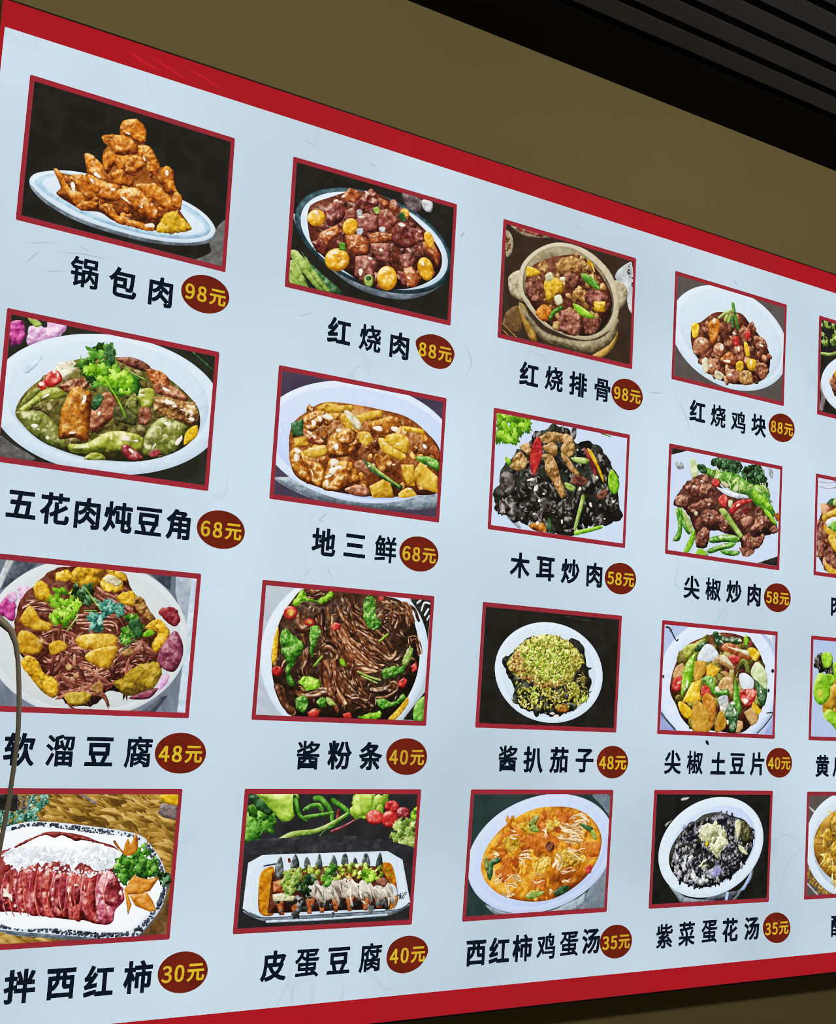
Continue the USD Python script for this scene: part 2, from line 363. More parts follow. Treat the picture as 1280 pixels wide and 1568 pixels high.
class Painter:
    def __init__(self, corners, unit, key):
        self.q = np.array(corners, float); self.u = unit; self.seed = zlib.crc32(key.encode()) % 100000; self.d = 2.0e-3
    def nxt(self, k=6e-5): self.d += k; return self.d
    def place(self, p, d):
        s, t = p[:, 0] / 1500, p[:, 1] / 996; q = self.q
        b = ((1 - s) * (1 - t))[:, None] * q[0] + (s * (1 - t))[:, None] * q[1] + (s * t)[:, None] * q[2] + ((1 - s) * t)[:, None] * q[3]
        return np.c_[b[:, 0] * W0, -np.broadcast_to(d, len(p)) * W0, EYE + (CB[1] - b[:, 1]) * W0]
    def poly(self, pts, pal, o, backdrop=False):
        self.seed += 1; rng = np.random.default_rng(self.seed)
        raw = np.asarray(pts, float); A = max(Polygon(raw).buffer(0).area, 50.0)
        sp = float(np.clip(math.sqrt(A) / 19, self.u * 1.35, self.u * ((3.2 if not o['st'] else 2.0) if backdrop or o['pw'] < .25 else 1.7)))
        ring = closed(raw, sp, o['s'])
        if o['r']:
            e = np.roll(ring, -1, 0) - np.roll(ring, 1, 0); nn = np.c_[e[:, 1], -e[:, 0]] / (np.linalg.norm(e, axis=1)[:, None] + 1e-6)
            ring = ring + nn * (fb(ring, o['r'] * 2.6, self.seed, 2) - .5)[:, None] * 2.6 * o['r']
        shp = Polygon(ring).buffer(0).intersection(INNER)
        R = math.sqrt(A / math.pi); w = o['pw'] * R; a0, a1 = ring, np.roll(ring, -1, 0); ab = a1 - a0; L2 = (ab**2).sum(1) + 1e-9
        V, F, C = [], [], []; k0 = 0; jit = rng.uniform(-.06, .06) if not backdrop else -.13
        for g in getattr(shp, 'geoms', [shp]):
            if g.geom_type != 'Polygon' or g.area < 4: continue
            edge = g.exterior.segmentize(sp); bp = np.array(edge.coords)[:-1]
            x0, y0, x1, y1 = g.bounds; gx, gy = np.meshgrid(np.arange(x0, x1, sp), np.arange(y0, y1, sp * .87)); gx[1::2] += sp / 2
            ip = np.c_[gx.ravel(), gy.ravel()] + rng.uniform(-.2, .2, (gx.size, 2)) * sp
            core = g.buffer(-sp * .45)
            if not core.is_empty: ip = ip[shapely.contains_xy(core, ip[:, 0], ip[:, 1])]
            else: ip = ip[:0]
            p = np.vstack([bp, ip]); 
            if len(p) < 4: continue
            try: tri = Delaunay(p).simplices
            except Exception: continue
            c = p[tri].mean(1); tri = tri[shapely.contains_xy(g.buffer(.05), c[:, 0], c[:, 1])]
            e1, e2 = p[tri[:, 1]] - p[tri[:, 0]], p[tri[:, 2]] - p[tri[:, 0]]; cr = e1[:, 0] * e2[:, 1] - e1[:, 1] * e2[:, 0]
            tri = tri[np.abs(cr) > 1e-3]; cr = cr[np.abs(cr) > 1e-3]; tri[cr > 0] = tri[cr > 0][:, ::-1]
            if backdrop: nrm = np.tile([0, 0, 1.0], (len(p), 1))
            else:
                d = np.empty(len(p)); inw = np.empty((len(p), 2))
                for s in range(0, len(p), 1500):
                    q = p[s:s + 1500]; tt = np.clip(((q[:, None] - a0) * ab).sum(2) / L2, 0, 1); nr = a0 + tt[..., None] * ab; dv = q[:, None] - nr
                    dd = (dv**2).sum(2); i = dd.argmin(1); m = np.arange(len(q)); d[s:s + 1500] = np.sqrt(dd[m, i]); inw[s:s + 1500] = dv[m, i]
                inw /= np.maximum(d, 1e-6)[:, None]; x = np.clip(d / w, 0, 1)
                h = (1 - x) ** 1.5; nrm = np.c_[-inw * (h * (d > 1e-3))[:, None], np.sqrt(np.clip(1 - h * h, .02, 1))]
                bd = d <= 1e-3
                if bd.any():     # boundary points take the outline's own outward direction
                    ctr = ring.mean(0); v = p[bd] - ctr; v /= np.linalg.norm(v, axis=1)[:, None] + 1e-6; nrm[bd] = np.c_[v * .95, np.full(bd.sum(), .2)]
            t, s = tone(p, nrm, self.seed, o, jit); col = ramp(pal, t); col = col + s * (np.array([150, 146, 138]) + .41 * pal[-1] - col)
            V.append(p); F.append(tri + k0); C.append(col); k0 += len(p)
        if not V: return None
        p = np.vstack(V); return self.place(p, self.nxt()), np.vstack(F), np.vstack(C)
    def ellipse(self, c, pal, o):
        cx, cy = c[0:2]; ax, ay, bx_, by_ = c[2:6]; th = np.linspace(0, 2 * np.pi, 16, endpoint=False)
        return self.poly(np.c_[cx + ax * np.cos(th) + bx_ * np.sin(th), cy + ay * np.cos(th) + by_ * np.sin(th)], pal, o)
    def ribbon(self, c, w, pal, o, d, jit=0.0):
        """One strand along the curve c, w wide, shaded as a round cord; clipped to the picture."""
        self.seed += 1; T = np.gradient(c, axis=0); T /= np.linalg.norm(T, axis=1)[:, None] + 1e-9; N = np.c_[-T[:, 1], T[:, 0]]
        s = np.linspace(0, 1, len(c)); taper = o['t'] + (1 - o['t']) * np.sqrt(np.clip(1 - s, 0, 1)) if o['t'] < 1 else np.ones(len(c))
        taper = taper * np.sqrt(np.clip(np.minimum(s, 1 - s) * len(c) / 1.6 + .35, 0, 1)); K = np.array([-1, -.7, -.25, .25, .7, 1.0])
        p = c[:, None] + N[:, None] * (K[None, :, None] * (w / 2) * taper[:, None, None]); nr = np.zeros((len(c), 6, 3))
        nr[..., :2] = N[:, None] * K[None, :, None] * .9; nr[..., 2] = np.sqrt(1 - .81 * K**2)[None]
        p = p.reshape(-1, 2); t, sp = tone(p, nr.reshape(-1, 3), self.seed, o, jit); col = ramp(pal, t); col = col + sp * (np.array([150, 146, 138]) + .41 * pal[-1] - col); F = []
        ok = (p[:, 0] > IN[0]) & (p[:, 0] < 1500 - IN[0]) & (p[:, 1] > IN[1]) & (p[:, 1] < 996 - IN[1])
        p = np.clip(p, [IN[0], IN[1]], [1500 - IN[0], 996 - IN[1]])
        for i in range(len(c) - 1):
            for j in range(5):
                a = i * 6 + j; b = a + 6
                if ok[a] or ok[a + 1] or ok[b] or ok[b + 1]: F += [(a, b, b + 1), (a, b + 1, a + 1)]
        if not F: return None
        F = np.array(F); e1, e2 = p[F[:, 1]] - p[F[:, 0]], p[F[:, 2]] - p[F[:, 0]]; cr = e1[:, 0] * e2[:, 1] - e1[:, 1] * e2[:, 0]; F[cr > 0] = F[cr > 0][:, ::-1]
        return self.place(p, d), F, col
    def strands(self, pts, pal, o):
        c = open_curve(pts, self.u * 2.2); rng = np.random.default_rng(self.seed + 17); N = int(o.get('num', 6)); out = []
        T = np.gradient(c, axis=0); T /= np.linalg.norm(T, axis=1)[:, None] + 1e-9; nn = np.c_[-T[:, 1], T[:, 0]]; s = np.linspace(0, 1, len(c))
        for k in range(N):
            off = rng.uniform(-1, 1) * o['sp']; a, b = rng.uniform(-.9, .9, 2) * o['sp'] * .5; lo_, hi = rng.uniform(0, .28), rng.uniform(.72, 1)
            cc = c + nn * (off * (1 - .5 * np.abs(s - .5)) + a * np.sin(s * 5 + k) + b * np.sin(s * 11 + 2 * k) * .35)[:, None]
            cc = cc[int(lo_ * len(c)):max(int(hi * len(c)), int(lo_ * len(c)) + 3)]
            if len(cc) > 2: out.append(self.ribbon(cc, o['w'] * rng.uniform(.6, 1.15), pal, o, self.nxt(3e-5), rng.uniform(-.34, .2)))
        return join(out)
    def pile(self, pts, pal, o, kind, count, size):
        """Many small pieces scattered over a region, the lower ones lying on the upper ones."""
        self.seed += 1; rng = np.random.default_rng(self.seed); shp = Polygon(closed(pts, 20, 0)).buffer(0).intersection(INNER)
        if shp.is_empty: return None
        x0, y0, x1, y1 = shp.bounds; P = np.zeros((0, 2))
        while len(P) < count:
            c = rng.uniform([x0, y0], [x1, y1], (count * 3, 2)); P = np.vstack([P, c[shapely.contains_xy(shp, c[:, 0], c[:, 1])]])
        P = P[:count]; P = P[np.argsort(P[:, 1] + rng.normal(0, size, len(P)))]; out = []; el = dict(chunk=(.75, 1.3), strip=(.2, 1.5), leaf=(.75, 1.3), grain=(.55, 1.0))[kind]
        m = 9 if kind == 'grain' else 18 if kind == 'leaf' else 14; th = np.linspace(0, 2 * np.pi, m, endpoint=False); V, F, C = [], [], []; k0 = 0; RG = (0, .5, .82, 1.0)
        for c in P:
            a = rng.uniform(0, np.pi) if o['an'] > 180 else math.radians(o['an'] + rng.normal(0, o['aj'])); rx = size * .5 * rng.uniform(.7, 1.25) * el[1]; ry = rx * el[0] * rng.uniform(.8, 1.25) / el[1] * 1.1
            rr = 1 + rng.normal(0, .10 if kind != 'leaf' else .2, m)
            if kind == 'leaf': rr *= .5 + .62 * np.abs(np.cos(th * rng.choice([1.5, 2.0, 2.5]) + rng.uniform(0, 3))) ** .8
            q = np.c_[np.cos(th) * rx * rr, np.sin(th) * ry * rr]
            if kind == 'strip': q[:, 1] += rng.uniform(-.5, .5) * rx * (q[:, 0] / rx) ** 2
            R = np.array([[math.cos(a), -math.sin(a)], [math.sin(a), math.cos(a)]]); q = q @ R.T
            p = np.vstack([[c]] + [c + q * s for s in RG[1:]]); dirn = q / (np.linalg.norm(q, axis=1)[:, None] + 1e-6)
            nrm = np.vstack([[[0, 0, 1]]] + [np.c_[dirn * h, np.full(m, math.sqrt(1 - h * h))] for h in (.3, .7, .96)])
            tilt = rng.normal(0, .3, 2); nrm[:, :2] += tilt
            p = np.clip(p, [IN[0], IN[1]], [1500 - IN[0], 996 - IN[1]]); V.append((p, nrm, rng.uniform(-.34, .24), self.nxt(1.2e-5)))
            f = [(0, 1 + (j + 1) % m, 1 + j) for j in range(m)]
            for ring in (0, 1):
                for j in range(m):
                    a_, b_ = 1 + ring * m + j, 1 + ring * m + (j + 1) % m; f += [(a_, b_, b_ + m), (a_, b_ + m, a_ + m)]
            F.append(np.array(f) + k0); k0 += len(p)
        p = np.vstack([v[0] for v in V]); nrm = np.vstack([v[1] for v in V]); j = np.concatenate([np.full(len(v[0]), v[2]) for v in V]); d = np.concatenate([np.full(len(v[0]), v[3]) for v in V])
        t, s = tone(p, nrm, self.seed, o, j); col = ramp(pal, t); col = col + s * (np.array([150, 146, 138]) + .41 * pal[-1] - col)
        F = np.vstack(F); e1, e2 = p[F[:, 1]] - p[F[:, 0]], p[F[:, 2]] - p[F[:, 0]]; cr = e1[:, 0] * e2[:, 1] - e1[:, 1] * e2[:, 0]; F = F[np.abs(cr) > 1e-4]; cr = cr[np.abs(cr) > 1e-4]; F[cr > 0] = F[cr > 0][:, ::-1]
        return self.place(p, d), F, col
def join(ms):
    ms = [m for m in ms if m is not None]
    if not ms: return None
    V, F, C, k = [], [], [], 0
    for v, f, c in ms: V.append(v); F.append(f + k); C.append(c); k += len(v)
    return np.vstack(V), np.vstack(F), np.vstack(C)

def ring_frame(pt, d):
    o = np.array([(0, 0), (1500, 0), (1500, 996), (0, 996)], float); i = np.array([(IN[0], IN[1]), (1500 - IN[0], IN[1]), (1500 - IN[0], 996 - IN[1]), (IN[0], 996 - IN[1])], float)
    ro, ri = 11, 5
    def rnd(c, r):
        out = []
        for k, (sx, sy) in enumerate([(1, 1), (-1, 1), (-1, -1), (1, -1)]):
            for a in np.linspace(0, np.pi / 2, 5):
                t = math.pi + k * math.pi / 2 + a; out.append(c[k] + [sx * r, sy * r] + r * np.array([math.cos(t), math.sin(t)]))
        return np.array(out)
    A, B = rnd(o, ro), rnd(i, ri); n = len(A)
    V = np.vstack([pt.place(A, d), pt.place(B, d), pt.place(A, 0), pt.place(B, 0)]); F = []
    for j in range(n):
        k = (j + 1) % n; F += [(j, j + n, k + n), (j, k + n, k), (j, k, k + 2 * n), (j, k + 2 * n, j + 2 * n), (j + n, j + 3 * n, k + 3 * n), (j + n, k + 3 * n, k + n)]
    return V, np.array(F)

ROUGH = ('fried', 'scrap', 'pork', 'beef', 'rib', 'meat', 'chicken', 'aubergine', 'lettuce', 'parsley', 'coriander', 'broccoli', 'greens', 'fungus', 'wood_ear', 'tofu', 'shred', 'garlic', 'seaweed', 'egg_flower', 'egg_ribbon', 'soup', 'tomato_slice', 'bed', 'sauce')
for block in '''#R1C1 4.57 -0.0051 -0.0025 0.9941 0.0056 1.0017 0.6686 -0.0038 0.6587 | picture of crispy fried pork strips piled on an oval white plate
B blk ;n=.3
P tabletop grey 1359,790 1476,622 1503,968 1254,974 1374,877 ;n=.3 pw=.3
P plate platelo 64,732 86,676 166,632 417,577 1127,576 1307,635 1400,711 1391,782 1323,832 1168,882 923,922 653,925 389,900 200,845 103,785 ;pw=.2
P + plate 62,718 85,666 165,621 288,581 416,562 861,543 1126,558 1305,613 1397,696 1384,756 1321,807 1166,862 921,896 651,898 387,874 197,817 101,758 ;pw=.15 lo=.55
P + rimblue 96,709 167,644 317,590 862,565 1112,580 1274,629 1361,705 1333,766 1164,835 919,870 649,872 398,840 208,785 120,745 ;pw=.1
P + plate 144,703 196,653 319,607 864,579 1098,607 1228,648 1321,708 1285,763 1147,813 916,841 646,848 410,811 234,764 168,732 ;pw=.1 lo=.7
P sauce crisplo 216,597 262,605 431,573 411,432 447,422 539,469 538,381 569,312 518,283 535,260 637,236 641,160 672,113 745,86 805,107 831,175 819,239 867,251 915,317 946,369 999,354 1046,386 1059,458 1122,547 1112,625 1212,748 1083,807 946,827 795,836 645,834 554,802 439,818 351,797 247,753 271,704
F fried_scrap crisp 278,630 534,574 573,356 819,239 941,400 1095,570 1171,731 793,813 553,788 348,769 ;s=37.86 n=60 k=chunk g=.5
P fried_pork crisp 639,172 664,117 745,83 808,106 832,175 819,239 766,240 711,218 660,234 ;r=8.738 g=.3 b=.6
P fried_pork crisp 776,267 859,250 918,316 946,369 913,438 850,418 852,350 796,328 ;r=8.738 g=.3 b=.6
P fried_pork crisp 541,409 573,356 627,377 753,349 844,352 833,401 763,465 674,490 619,454 581,531 547,481 ;r=8.738 g=.3 b=.6
P fried_pork crisp 515,284 535,256 682,227 760,256 780,318 693,358 627,370 585,323 540,321 ;r=7.282 g=.5 b=.6
P fried_pork crisp 697,402 752,341 844,345 845,390 777,461 704,479 ;r=7.282 g=.4 b=.5
P fried_pork crisp 409,425 439,417 539,469 551,524 592,572 535,588 458,551 432,499 ;r=7.282 g=.5 b=.5
P fried_pork crisp 320,618 417,577 482,646 532,720 476,750 384,688 ;r=7.282 g=.5 b=.5
P fried_pork crisp 211,594 246,588 327,689 429,704 457,777 380,797 317,735 268,676 ;r=7.282 g=.4 b=.6
P fried_pork crisp 445,569 564,580 683,591 676,682 576,716 498,671 ;r=7.282 g=.8 b=.5
P fried_pork crisp 603,525 673,468 736,503 770,553 712,576 637,574 ;r=7.282 g=.6 b=.5
P fried_pork crisp 770,553 904,508 1015,546 1115,625 1025,664 928,614 ;r=8.738 g=.4 b=.6
P fried_pork crisp 657,628 771,567 898,622 991,717 940,760 816,733 723,699 ;r=8.738 g=1 b=.6
P fried_pork crisp 957,411 999,349 1049,385 1062,457 1099,523 1044,523 994,476 ;r=7.282 g=.3 b=.5
P fried_pork crisp 1075,514 1128,546 1119,624 1052,619 ;r=5.825 g=.4
P fried_pork crisp 380,804 462,746 534,742 496,803 425,824 ;r=5.825 g=.4
P fried_pork crisp 564,748 606,730 671,786 791,799 943,797 932,840 795,845 661,840 ;r=7.282 g=.5 b=.6
P fried_pork yfried 972,767 1056,663 1136,680 1220,749 1084,813 961,829 ;r=8.738 g=.3 b=.6
E highlight glare 517,556,28,8,-3,8 ;pw=.7 fl=.3 r=17.48 n=.5
E + glare 720,670,36,14,-5,9 ;pw=.7 fl=.3 r=21.84 n=.5
E + glare 812,683,33,9,-4,8 ;pw=.7 fl=.3 r=20.39 n=.5
E + glare 626,621,22,-14,3,6 ;pw=.7 fl=.3 r=14.56 n=.5
E + glare 567,281,26,-3,-1,7 ;pw=.7 fl=.3 r=14.56 n=.5
E + glare 694,201,21,1,-2,8 ;pw=.7 fl=.3 r=13.11 n=.5
E + glare 478,604,12,15,-6,5 ;pw=.7 fl=.3 r=13.11 n=.5
E + glare 355,681,9,-4,8,28 ;pw=.7 fl=.3 r=18.93 n=.5
E + glare 913,804,37,-6,0,9 ;pw=.7 fl=.3 r=20.39 n=.5
E + glare 731,792,30,3,-2,7 ;pw=.7 fl=.3 r=17.48 n=.5
E + glare 828,342,7,-4,9,18 ;pw=.7 fl=.3 r=13.11 n=.5
E + glare 1003,398,8,-2,2,19 ;pw=.7 fl=.3 r=11.65 n=.5
#R1C2 5.75 1.3149 0.0077 2.3136 -0.0024 2.3193 0.6646 1.3223 0.6690 | picture of red-braised pork cubes with golden quail eggs in a blue-rimmed bowl
B blk ;n=.4
P garlic greyred 973,45 1045,27 1162,54 1166,117 1103,161 1020,139 ;n=.5
P garlic greyw 1162,48 1261,44 1250,125 1183,120 ;n=.5
P green_onion limeg 30,712 96,711 324,954 279,964 26,753 ;r=4.582
P green_onion limeg 29,792 65,784 204,966 145,972 44,895 ;r=4.582
P green_onion dgreen 110,694 206,779 489,933 461,966 324,954 ;r=6.109 n=.5
P green_onion limeg 158,737 215,804 384,948 339,964 179,825 ;r=4.582
P green_onion limeg 31,858 130,962 41,961
P bowl platelo 43,430 101,576 261,714 514,847 735,895 974,889 1149,843 1340,733 1434,621 1436,408 ;pw=.2
P + tealrim 45,437 74,554 170,663 325,754 523,818 744,849 968,842 1171,801 1335,727 1443,629 1485,516 1456,399 1359,289 1204,198 1006,135 785,104 562,110 358,152 194,226 86,324 ;pw=.1
P + plate 93,442 120,551 211,651 357,735 542,793 750,820 959,813 1149,773 1302,704 1403,613 1441,508 1413,400 1322,299 1176,216 991,158 783,131 574,138 384,177 231,246 131,338 ;pw=.15 lo=.4
P sauce porklo 149,418 173,332 332,232 526,136 744,102 939,144 1091,220 1263,320 1371,437 1378,548 1318,646 1127,764 889,828 700,834 509,773 321,707 202,620 164,522 ;n=.4 g=.6
F braised_scrap pork 178,398 467,178 744,109 1007,184 1320,434 1331,601 1078,754 699,821 383,727 208,605 ;s=51.93 n=90 k=chunk g=.6
P pork_cube pork 279,333 379,241 469,218 489,282 451,387 364,461 300,422 ;s=1 g=.7 b=.5
P pork_cube porkor 423,210 493,117 571,118 590,168 548,227 486,228 ;s=1 g=.6 b=.5
P pork_cube pork 591,175 663,88 735,97 764,173 746,247 661,281 597,262 ;s=1 g=1.2 b=1.2
P pork_cube pork 460,303 550,253 600,310 557,354 481,379 ;s=1 g=.6 b=.5
P pork_cube porkor 745,123 842,140 924,162 927,203 814,196 ;s=1 g=.6 b=.5
P pork_cube pork 768,228 846,195 963,264 904,334 812,397 760,340 ;s=1 g=.6 b=.5
P pork_cube porkhi 570,317 661,275 763,270 771,386 687,426 584,409 ;s=1 g=.4 b=.4
P pork_cube pork 890,365 980,274 1061,269 1115,340 1136,406 1026,473 929,467 ;g=.5 b=.4
P pork_cube pork 1079,293 1178,290 1208,375 1120,409 ;s=1 g=.7 b=.5
P pork_cube porkor 262,526 407,424 457,480 357,571 302,651 212,658 ;s=1 g=.8 b=.7
P pork_cube pork 193,609 280,562 345,627 304,691 243,678 ;s=1 g=.7
P pork_cube porkor 481,495 610,451 692,494 691,604 591,626 512,603 ;s=1 g=1 b=.6
P pork_cube porkor 680,442 764,401 907,382 895,447 708,504 ;s=1 g=.7 b=.5
P pork_cube porkhi 708,504 880,464 907,624 780,625 727,554 ;s=1 g=.7 b=.7
P pork_cube porkhi 584,634 699,602 789,644 753,699 776,804 636,820 579,778 ;s=1 g=.7 b=.6
P pork_cube porkhi 958,544 1077,496 1121,549 1102,623 1021,641 ;s=1 g=.5 b=.6
P pork_cube porkor 1021,634 1100,602 1195,673 1144,760 1063,777 ;s=1 g=.7 b=.6
P pork_cube pork 967,667 1023,661 1071,769 1014,767 ;s=1 g=.5
P pork_cube porkor 1184,381 1300,382 1364,453 1345,556 1291,497 1205,446 ;s=1 g=.5 b=.5
E quail_egg egg 225,420,77,-19,5,63 ;g=.9
E quail_egg egg 519,418,62,5,-22,69 ;g=.5
E quail_egg egg 424,698,106,-24,6,88 ;g=1.2
E quail_egg egg 876,744,92,-20,7,95 ;g=1
E quail_egg egg 1228,593,69,-31,35,85 ;g=.8
E quail_egg egg 1004,198,42,-10,3,41 ;g=.5
E quail_egg egg 1245,352,39,-22,32,59 ;g=.5
P green_onion green 432,560 486,555 497,613 436,620 ;s=1
P green_onion limeg 672,779 717,748 750,769 739,839 684,837
E + dgreen 709,780,25,-5,1,19
P green_onion limeg 713,234 751,204 776,233 747,267
P green_onion greyw 567,277 613,265 616,306 577,315
P green_onion greyw 778,364 832,351 827,387 788,396
P green_onion greyw 577,425 631,405 626,454 588,463
P green_onion dgreen 945,227 983,190 1019,251 980,267
E highlight glare 650,119,30,7,-6,11 ;pw=.7 fl=.3 r=19.86 n=.5
E + glare 379,248,20,-12,3,6 ;pw=.7 fl=.3 r=13.75 n=.5
E + glare 393,650,17,-4,1,11 ;pw=.7 fl=.3 r=13.75 n=.5
E + glare 856,698,13,-3,1,9 ;pw=.7 fl=.3 r=10.69 n=.5
E + glare 1204,559,11,-2,1,14 ;pw=.7 fl=.3 r=10.69 n=.5
E + glare 594,557,30,-2,-1,9 ;pw=.7 fl=.3 r=18.33 n=.5
E + glare 735,443,33,-5,0,7 ;pw=.7 fl=.3 r=18.33 n=.5
E + glare 337,508,25,-22,8,7 ;pw=.7 fl=.3 r=19.86 n=.5
E + glare 222,387,15,-4,1,10 ;pw=.7 fl=.3 r=12.22 n=.5
E + glare 617,319,25,-6,0,7 ;pw=.7 fl=.3 r=15.27 n=.5
E + glare 805,537,17,1,-4,11 ;pw=.7 fl=.3 r=13.75 n=.5
E + glare 1074,699,17,8,-6,8 ;pw=.7 fl=.3 r=13.75 n=.5
E + glare 631,753,13,-1,-2,18 ;pw=.7 fl=.3 r=15.27 n=.5
E + glare 982,295,34,-3,-1,8 ;pw=.7 fl=.3 r=18.33 n=.5
E + glare 445,197,17,-13,5,6 ;pw=.7 fl=.3 r=12.22 n=.5
E + glare 818,257,17,8,-5,6 ;pw=.7 fl=.3 r=12.22 n=.5
E + glare 717,625,20,-1,-1,7 ;pw=.7 fl=.3 r=12.22 n=.5
#R1C3 7.09 2.6298 -0.0002 3.6199 -0.0052 3.6277 0.6632 2.6351 0.6668 | picture of braised spare ribs in a pale clay pot with handles
B brownbg ;n=.8
P tabletop wooddk 77,771 202,694 245,866 183,916 53,890 ;n=.6
P side_bowl oldplate 80,39 227,31 493,8 528,33 363,78 197,84 ;pw=.3
F side_bowl_food redbr 145,37 493,1 428,46 212,61 ;s=26.57 n=26 k=chunk
P side_bowl oldplate 31,90 84,110 113,182 95,277 45,314 ;pw=.3
F side_bowl_food redgr 33,122 70,139 83,215 43,275 ;s=23.25 n=20 k=chunk
P napkin greyw 1257,208 1432,46 1462,95 1482,504 1434,472 1372,321 ;n=.3
F napkin_pattern fungus 1397,81 1461,67 1470,259 1433,253 ;s=16.61 n=12 k=chunk
P wood_board wood 200,669 266,681 414,950 331,940 260,837 ;n=.5
P wood_board wood 1012,971 1234,810 1299,676 1311,742 1237,877 1117,966 ;n=.5
S chopstick wood 35,868 202,964 ;w=11.62
S chopstick wood 38,919 138,976 ;w=9.963
P pot clayd 200,656 303,739 475,848 712,868 970,840 1159,757 1312,579 1300,703 1234,810 1062,922 889,954 683,946 479,925 324,825 237,739 ;pw=.4 n=.3
P + clay 76,494 98,451 183,394 233,402 260,579 248,646 165,631 107,610 ;pw=.4
P + clay 1224,270 1314,251 1399,301 1403,396 1326,494 1236,499 ;pw=.4
P + clay 181,491 213,342 321,213 466,114 598,64 770,45 946,65 1109,131 1221,216 1301,363 1317,496 1278,626 1159,744 987,830 814,849 625,832 472,796 317,697 221,600 ;pw=.12 lo=.45
P + clayd 231,494 247,360 355,225 484,136 617,93 789,81 949,126 1095,202 1209,327 1252,455 1223,596 1122,724 968,800 812,816 623,793 469,745 313,633 252,580 ;pw=.2
P sauce porklo 256,502 312,346 440,252 639,168 843,122 987,171 1116,265 1222,406 1221,556 1138,694 1002,787 847,816 641,816 470,758 313,633 ;n=.3
P squash yfried 271,342 421,362 317,423 267,421
P squash yfried 897,137 1004,168 990,225 918,200
F rib_scrap tanb 300,414 441,265 844,135 1063,277 1188,441 1119,670 880,797 606,796 361,610 ;s=59.78 n=85 k=chunk g=.3
P spare_rib beef 255,489 399,412 445,475 424,558 460,603 329,629 285,574 ;r=13.28 b=1
P spare_rib tanb 576,262 707,166 845,149 917,187 886,261 749,304 630,316 ;r=16.61 b=1
P spare_rib tanb 392,289 466,260 495,332 446,356 395,341 ;r=9.963 b=1
P spare_rib beef 665,335 783,296 856,348 791,429 721,417 ;r=13.28 b=1
P spare_rib yfried 459,432 549,380 651,391 673,467 591,536 511,605 473,534 ;r=8.303 b=.7 g=.3
P bone cream 472,370 529,338 557,385 484,427
P bone cream 575,540 641,510 670,567 604,606
P bone cream 624,364 683,345 685,378 634,389
P spare_rib tanb 792,442 912,417 934,506 831,527 777,498 ;r=9.963 b=1
P spare_rib porkhi 913,443 1069,384 1178,415 1200,492 1042,538 935,519 ;r=11.62 b=1
P spare_rib yfried 1021,488 1153,461 1149,557 1026,575 ;s=1 b=.6
P spare_rib crisp 384,709 462,628 548,664 520,761 437,764 ;r=9.963 b=.8
P spare_rib beef 618,702 698,620 819,623 892,701 880,797 779,829 676,822 ;r=14.94 b=1.2
P spare_rib tanb 571,764 628,740 641,816 582,814 ;r=6.642
P spare_rib beef 908,658 1081,611 1103,687 1019,784 931,774 ;r=9.963 b=.8
P green_pepper green 861,280 939,270 1048,321 1077,375 979,362 890,327 ;g=.3
P green_pepper green 519,748 549,676 663,594 681,611 600,680 552,735 ;g=.3
P green_pepper lime 781,557 867,560 1046,624 977,645 854,629 ;g=.3
#R1C4 8.41 3.9432 -0.0022 4.9441 -0.0017 4.9434 0.6651 3.9481 0.6645 | picture of braised chicken pieces with yellow peppers in a wide white bowl
B greybrown ;n=.2
P bowl plate -41,462 -5,610 104,744 277,853 496,925 740,954 984,936 1206,873 1383,771 1498,641 1540,495 1504,347 1395,213 1222,104 1003,32 760,3 515,21 293,84 116,186 1,316 ;pw=.2 lo=.5
P + platein 64,413 89,543 178,666 325,768 513,841 725,876 940,870 1136,825 1296,744 1402,635 1444,509 1420,379 1330,256 1183,154 995,81 783,46 568,51 372,97 213,178 106,287 ;pw=.4 lo=.5
P sauce porklo 227,480 352,398 507,287 667,247 872,219 1001,296 1155,399 1267,511 1284,657 1194,792 986,873 719,905 474,862 350,770 247,675 ;n=.3
F chicken_scrap beef2 248,490 507,294 936,250 1133,388 1267,511 1254,692 1110,807 780,894 473,848 266,671 ;s=67.02 n=110 k=chunk g=.5
P chicken_piece beef2 254,617 339,543 460,563 473,632 367,709 268,714 ;g=.5 b=.5
P chicken_piece crisp 441,394 549,329 592,378 559,529 501,584 447,508 ;g=.4 b=.4
P chicken_piece beef2 839,387 961,334 1006,384 1009,457 906,491 ;r=9.855 g=.5 b=.8
P chicken_piece porkor 608,708 725,613 810,656 813,728 690,736 ;g=.5 b=.5
P chicken_piece beef2 449,752 567,701 621,778 554,862 463,835 ;r=9.855 g=.5 b=.6
P chicken_piece beef2 694,822 794,761 859,822 821,901 718,890 ;g=.5 b=.5
P chicken_piece tanb 878,775 1023,749 1059,845 945,887 871,863 ;r=7.884 b=.8
P chicken_piece beef2 521,594 600,550 663,582 626,675 525,666 ;g=.6 b=.6
P chicken_piece beef2 785,558 887,524 933,633 853,692 ;g=.6 b=.6
P chicken_piece beef2 1049,405 1176,395 1244,471 1096,514 ;r=7.884 g=.5 b=.8
P chicken_piece beef2 1082,664 1230,637 1276,703 1173,796 ;r=7.884 g=.4 b=.8
P red_pepper red 760,476 841,445 865,514 784,544
P red_pepper red 942,367 1005,369 987,446 924,444
P yellow_pepper yel 226,451 294,424 325,460 300,551 242,569 ;g=.3
P yellow_pepper yel 822,697 904,668 927,722 878,775 825,762 ;g=.3
P yellow_pepper yel 965,642 1091,626 1064,726 980,727 ;g=.3
P yellow_pepper yel 916,489 958,481 1005,590 953,614 ;g=.3
P onion cream 370,766 427,720 462,821 414,872
P onion cream 552,819 665,842 617,901 545,885
S scallion green 748,135 773,225 839,387 ;w=43.36 t=.5
S scallion limeg 747,208 648,265 559,327 ;w=35.48 t=.5
S scallion limeg 689,271 651,337 ;w=47.31
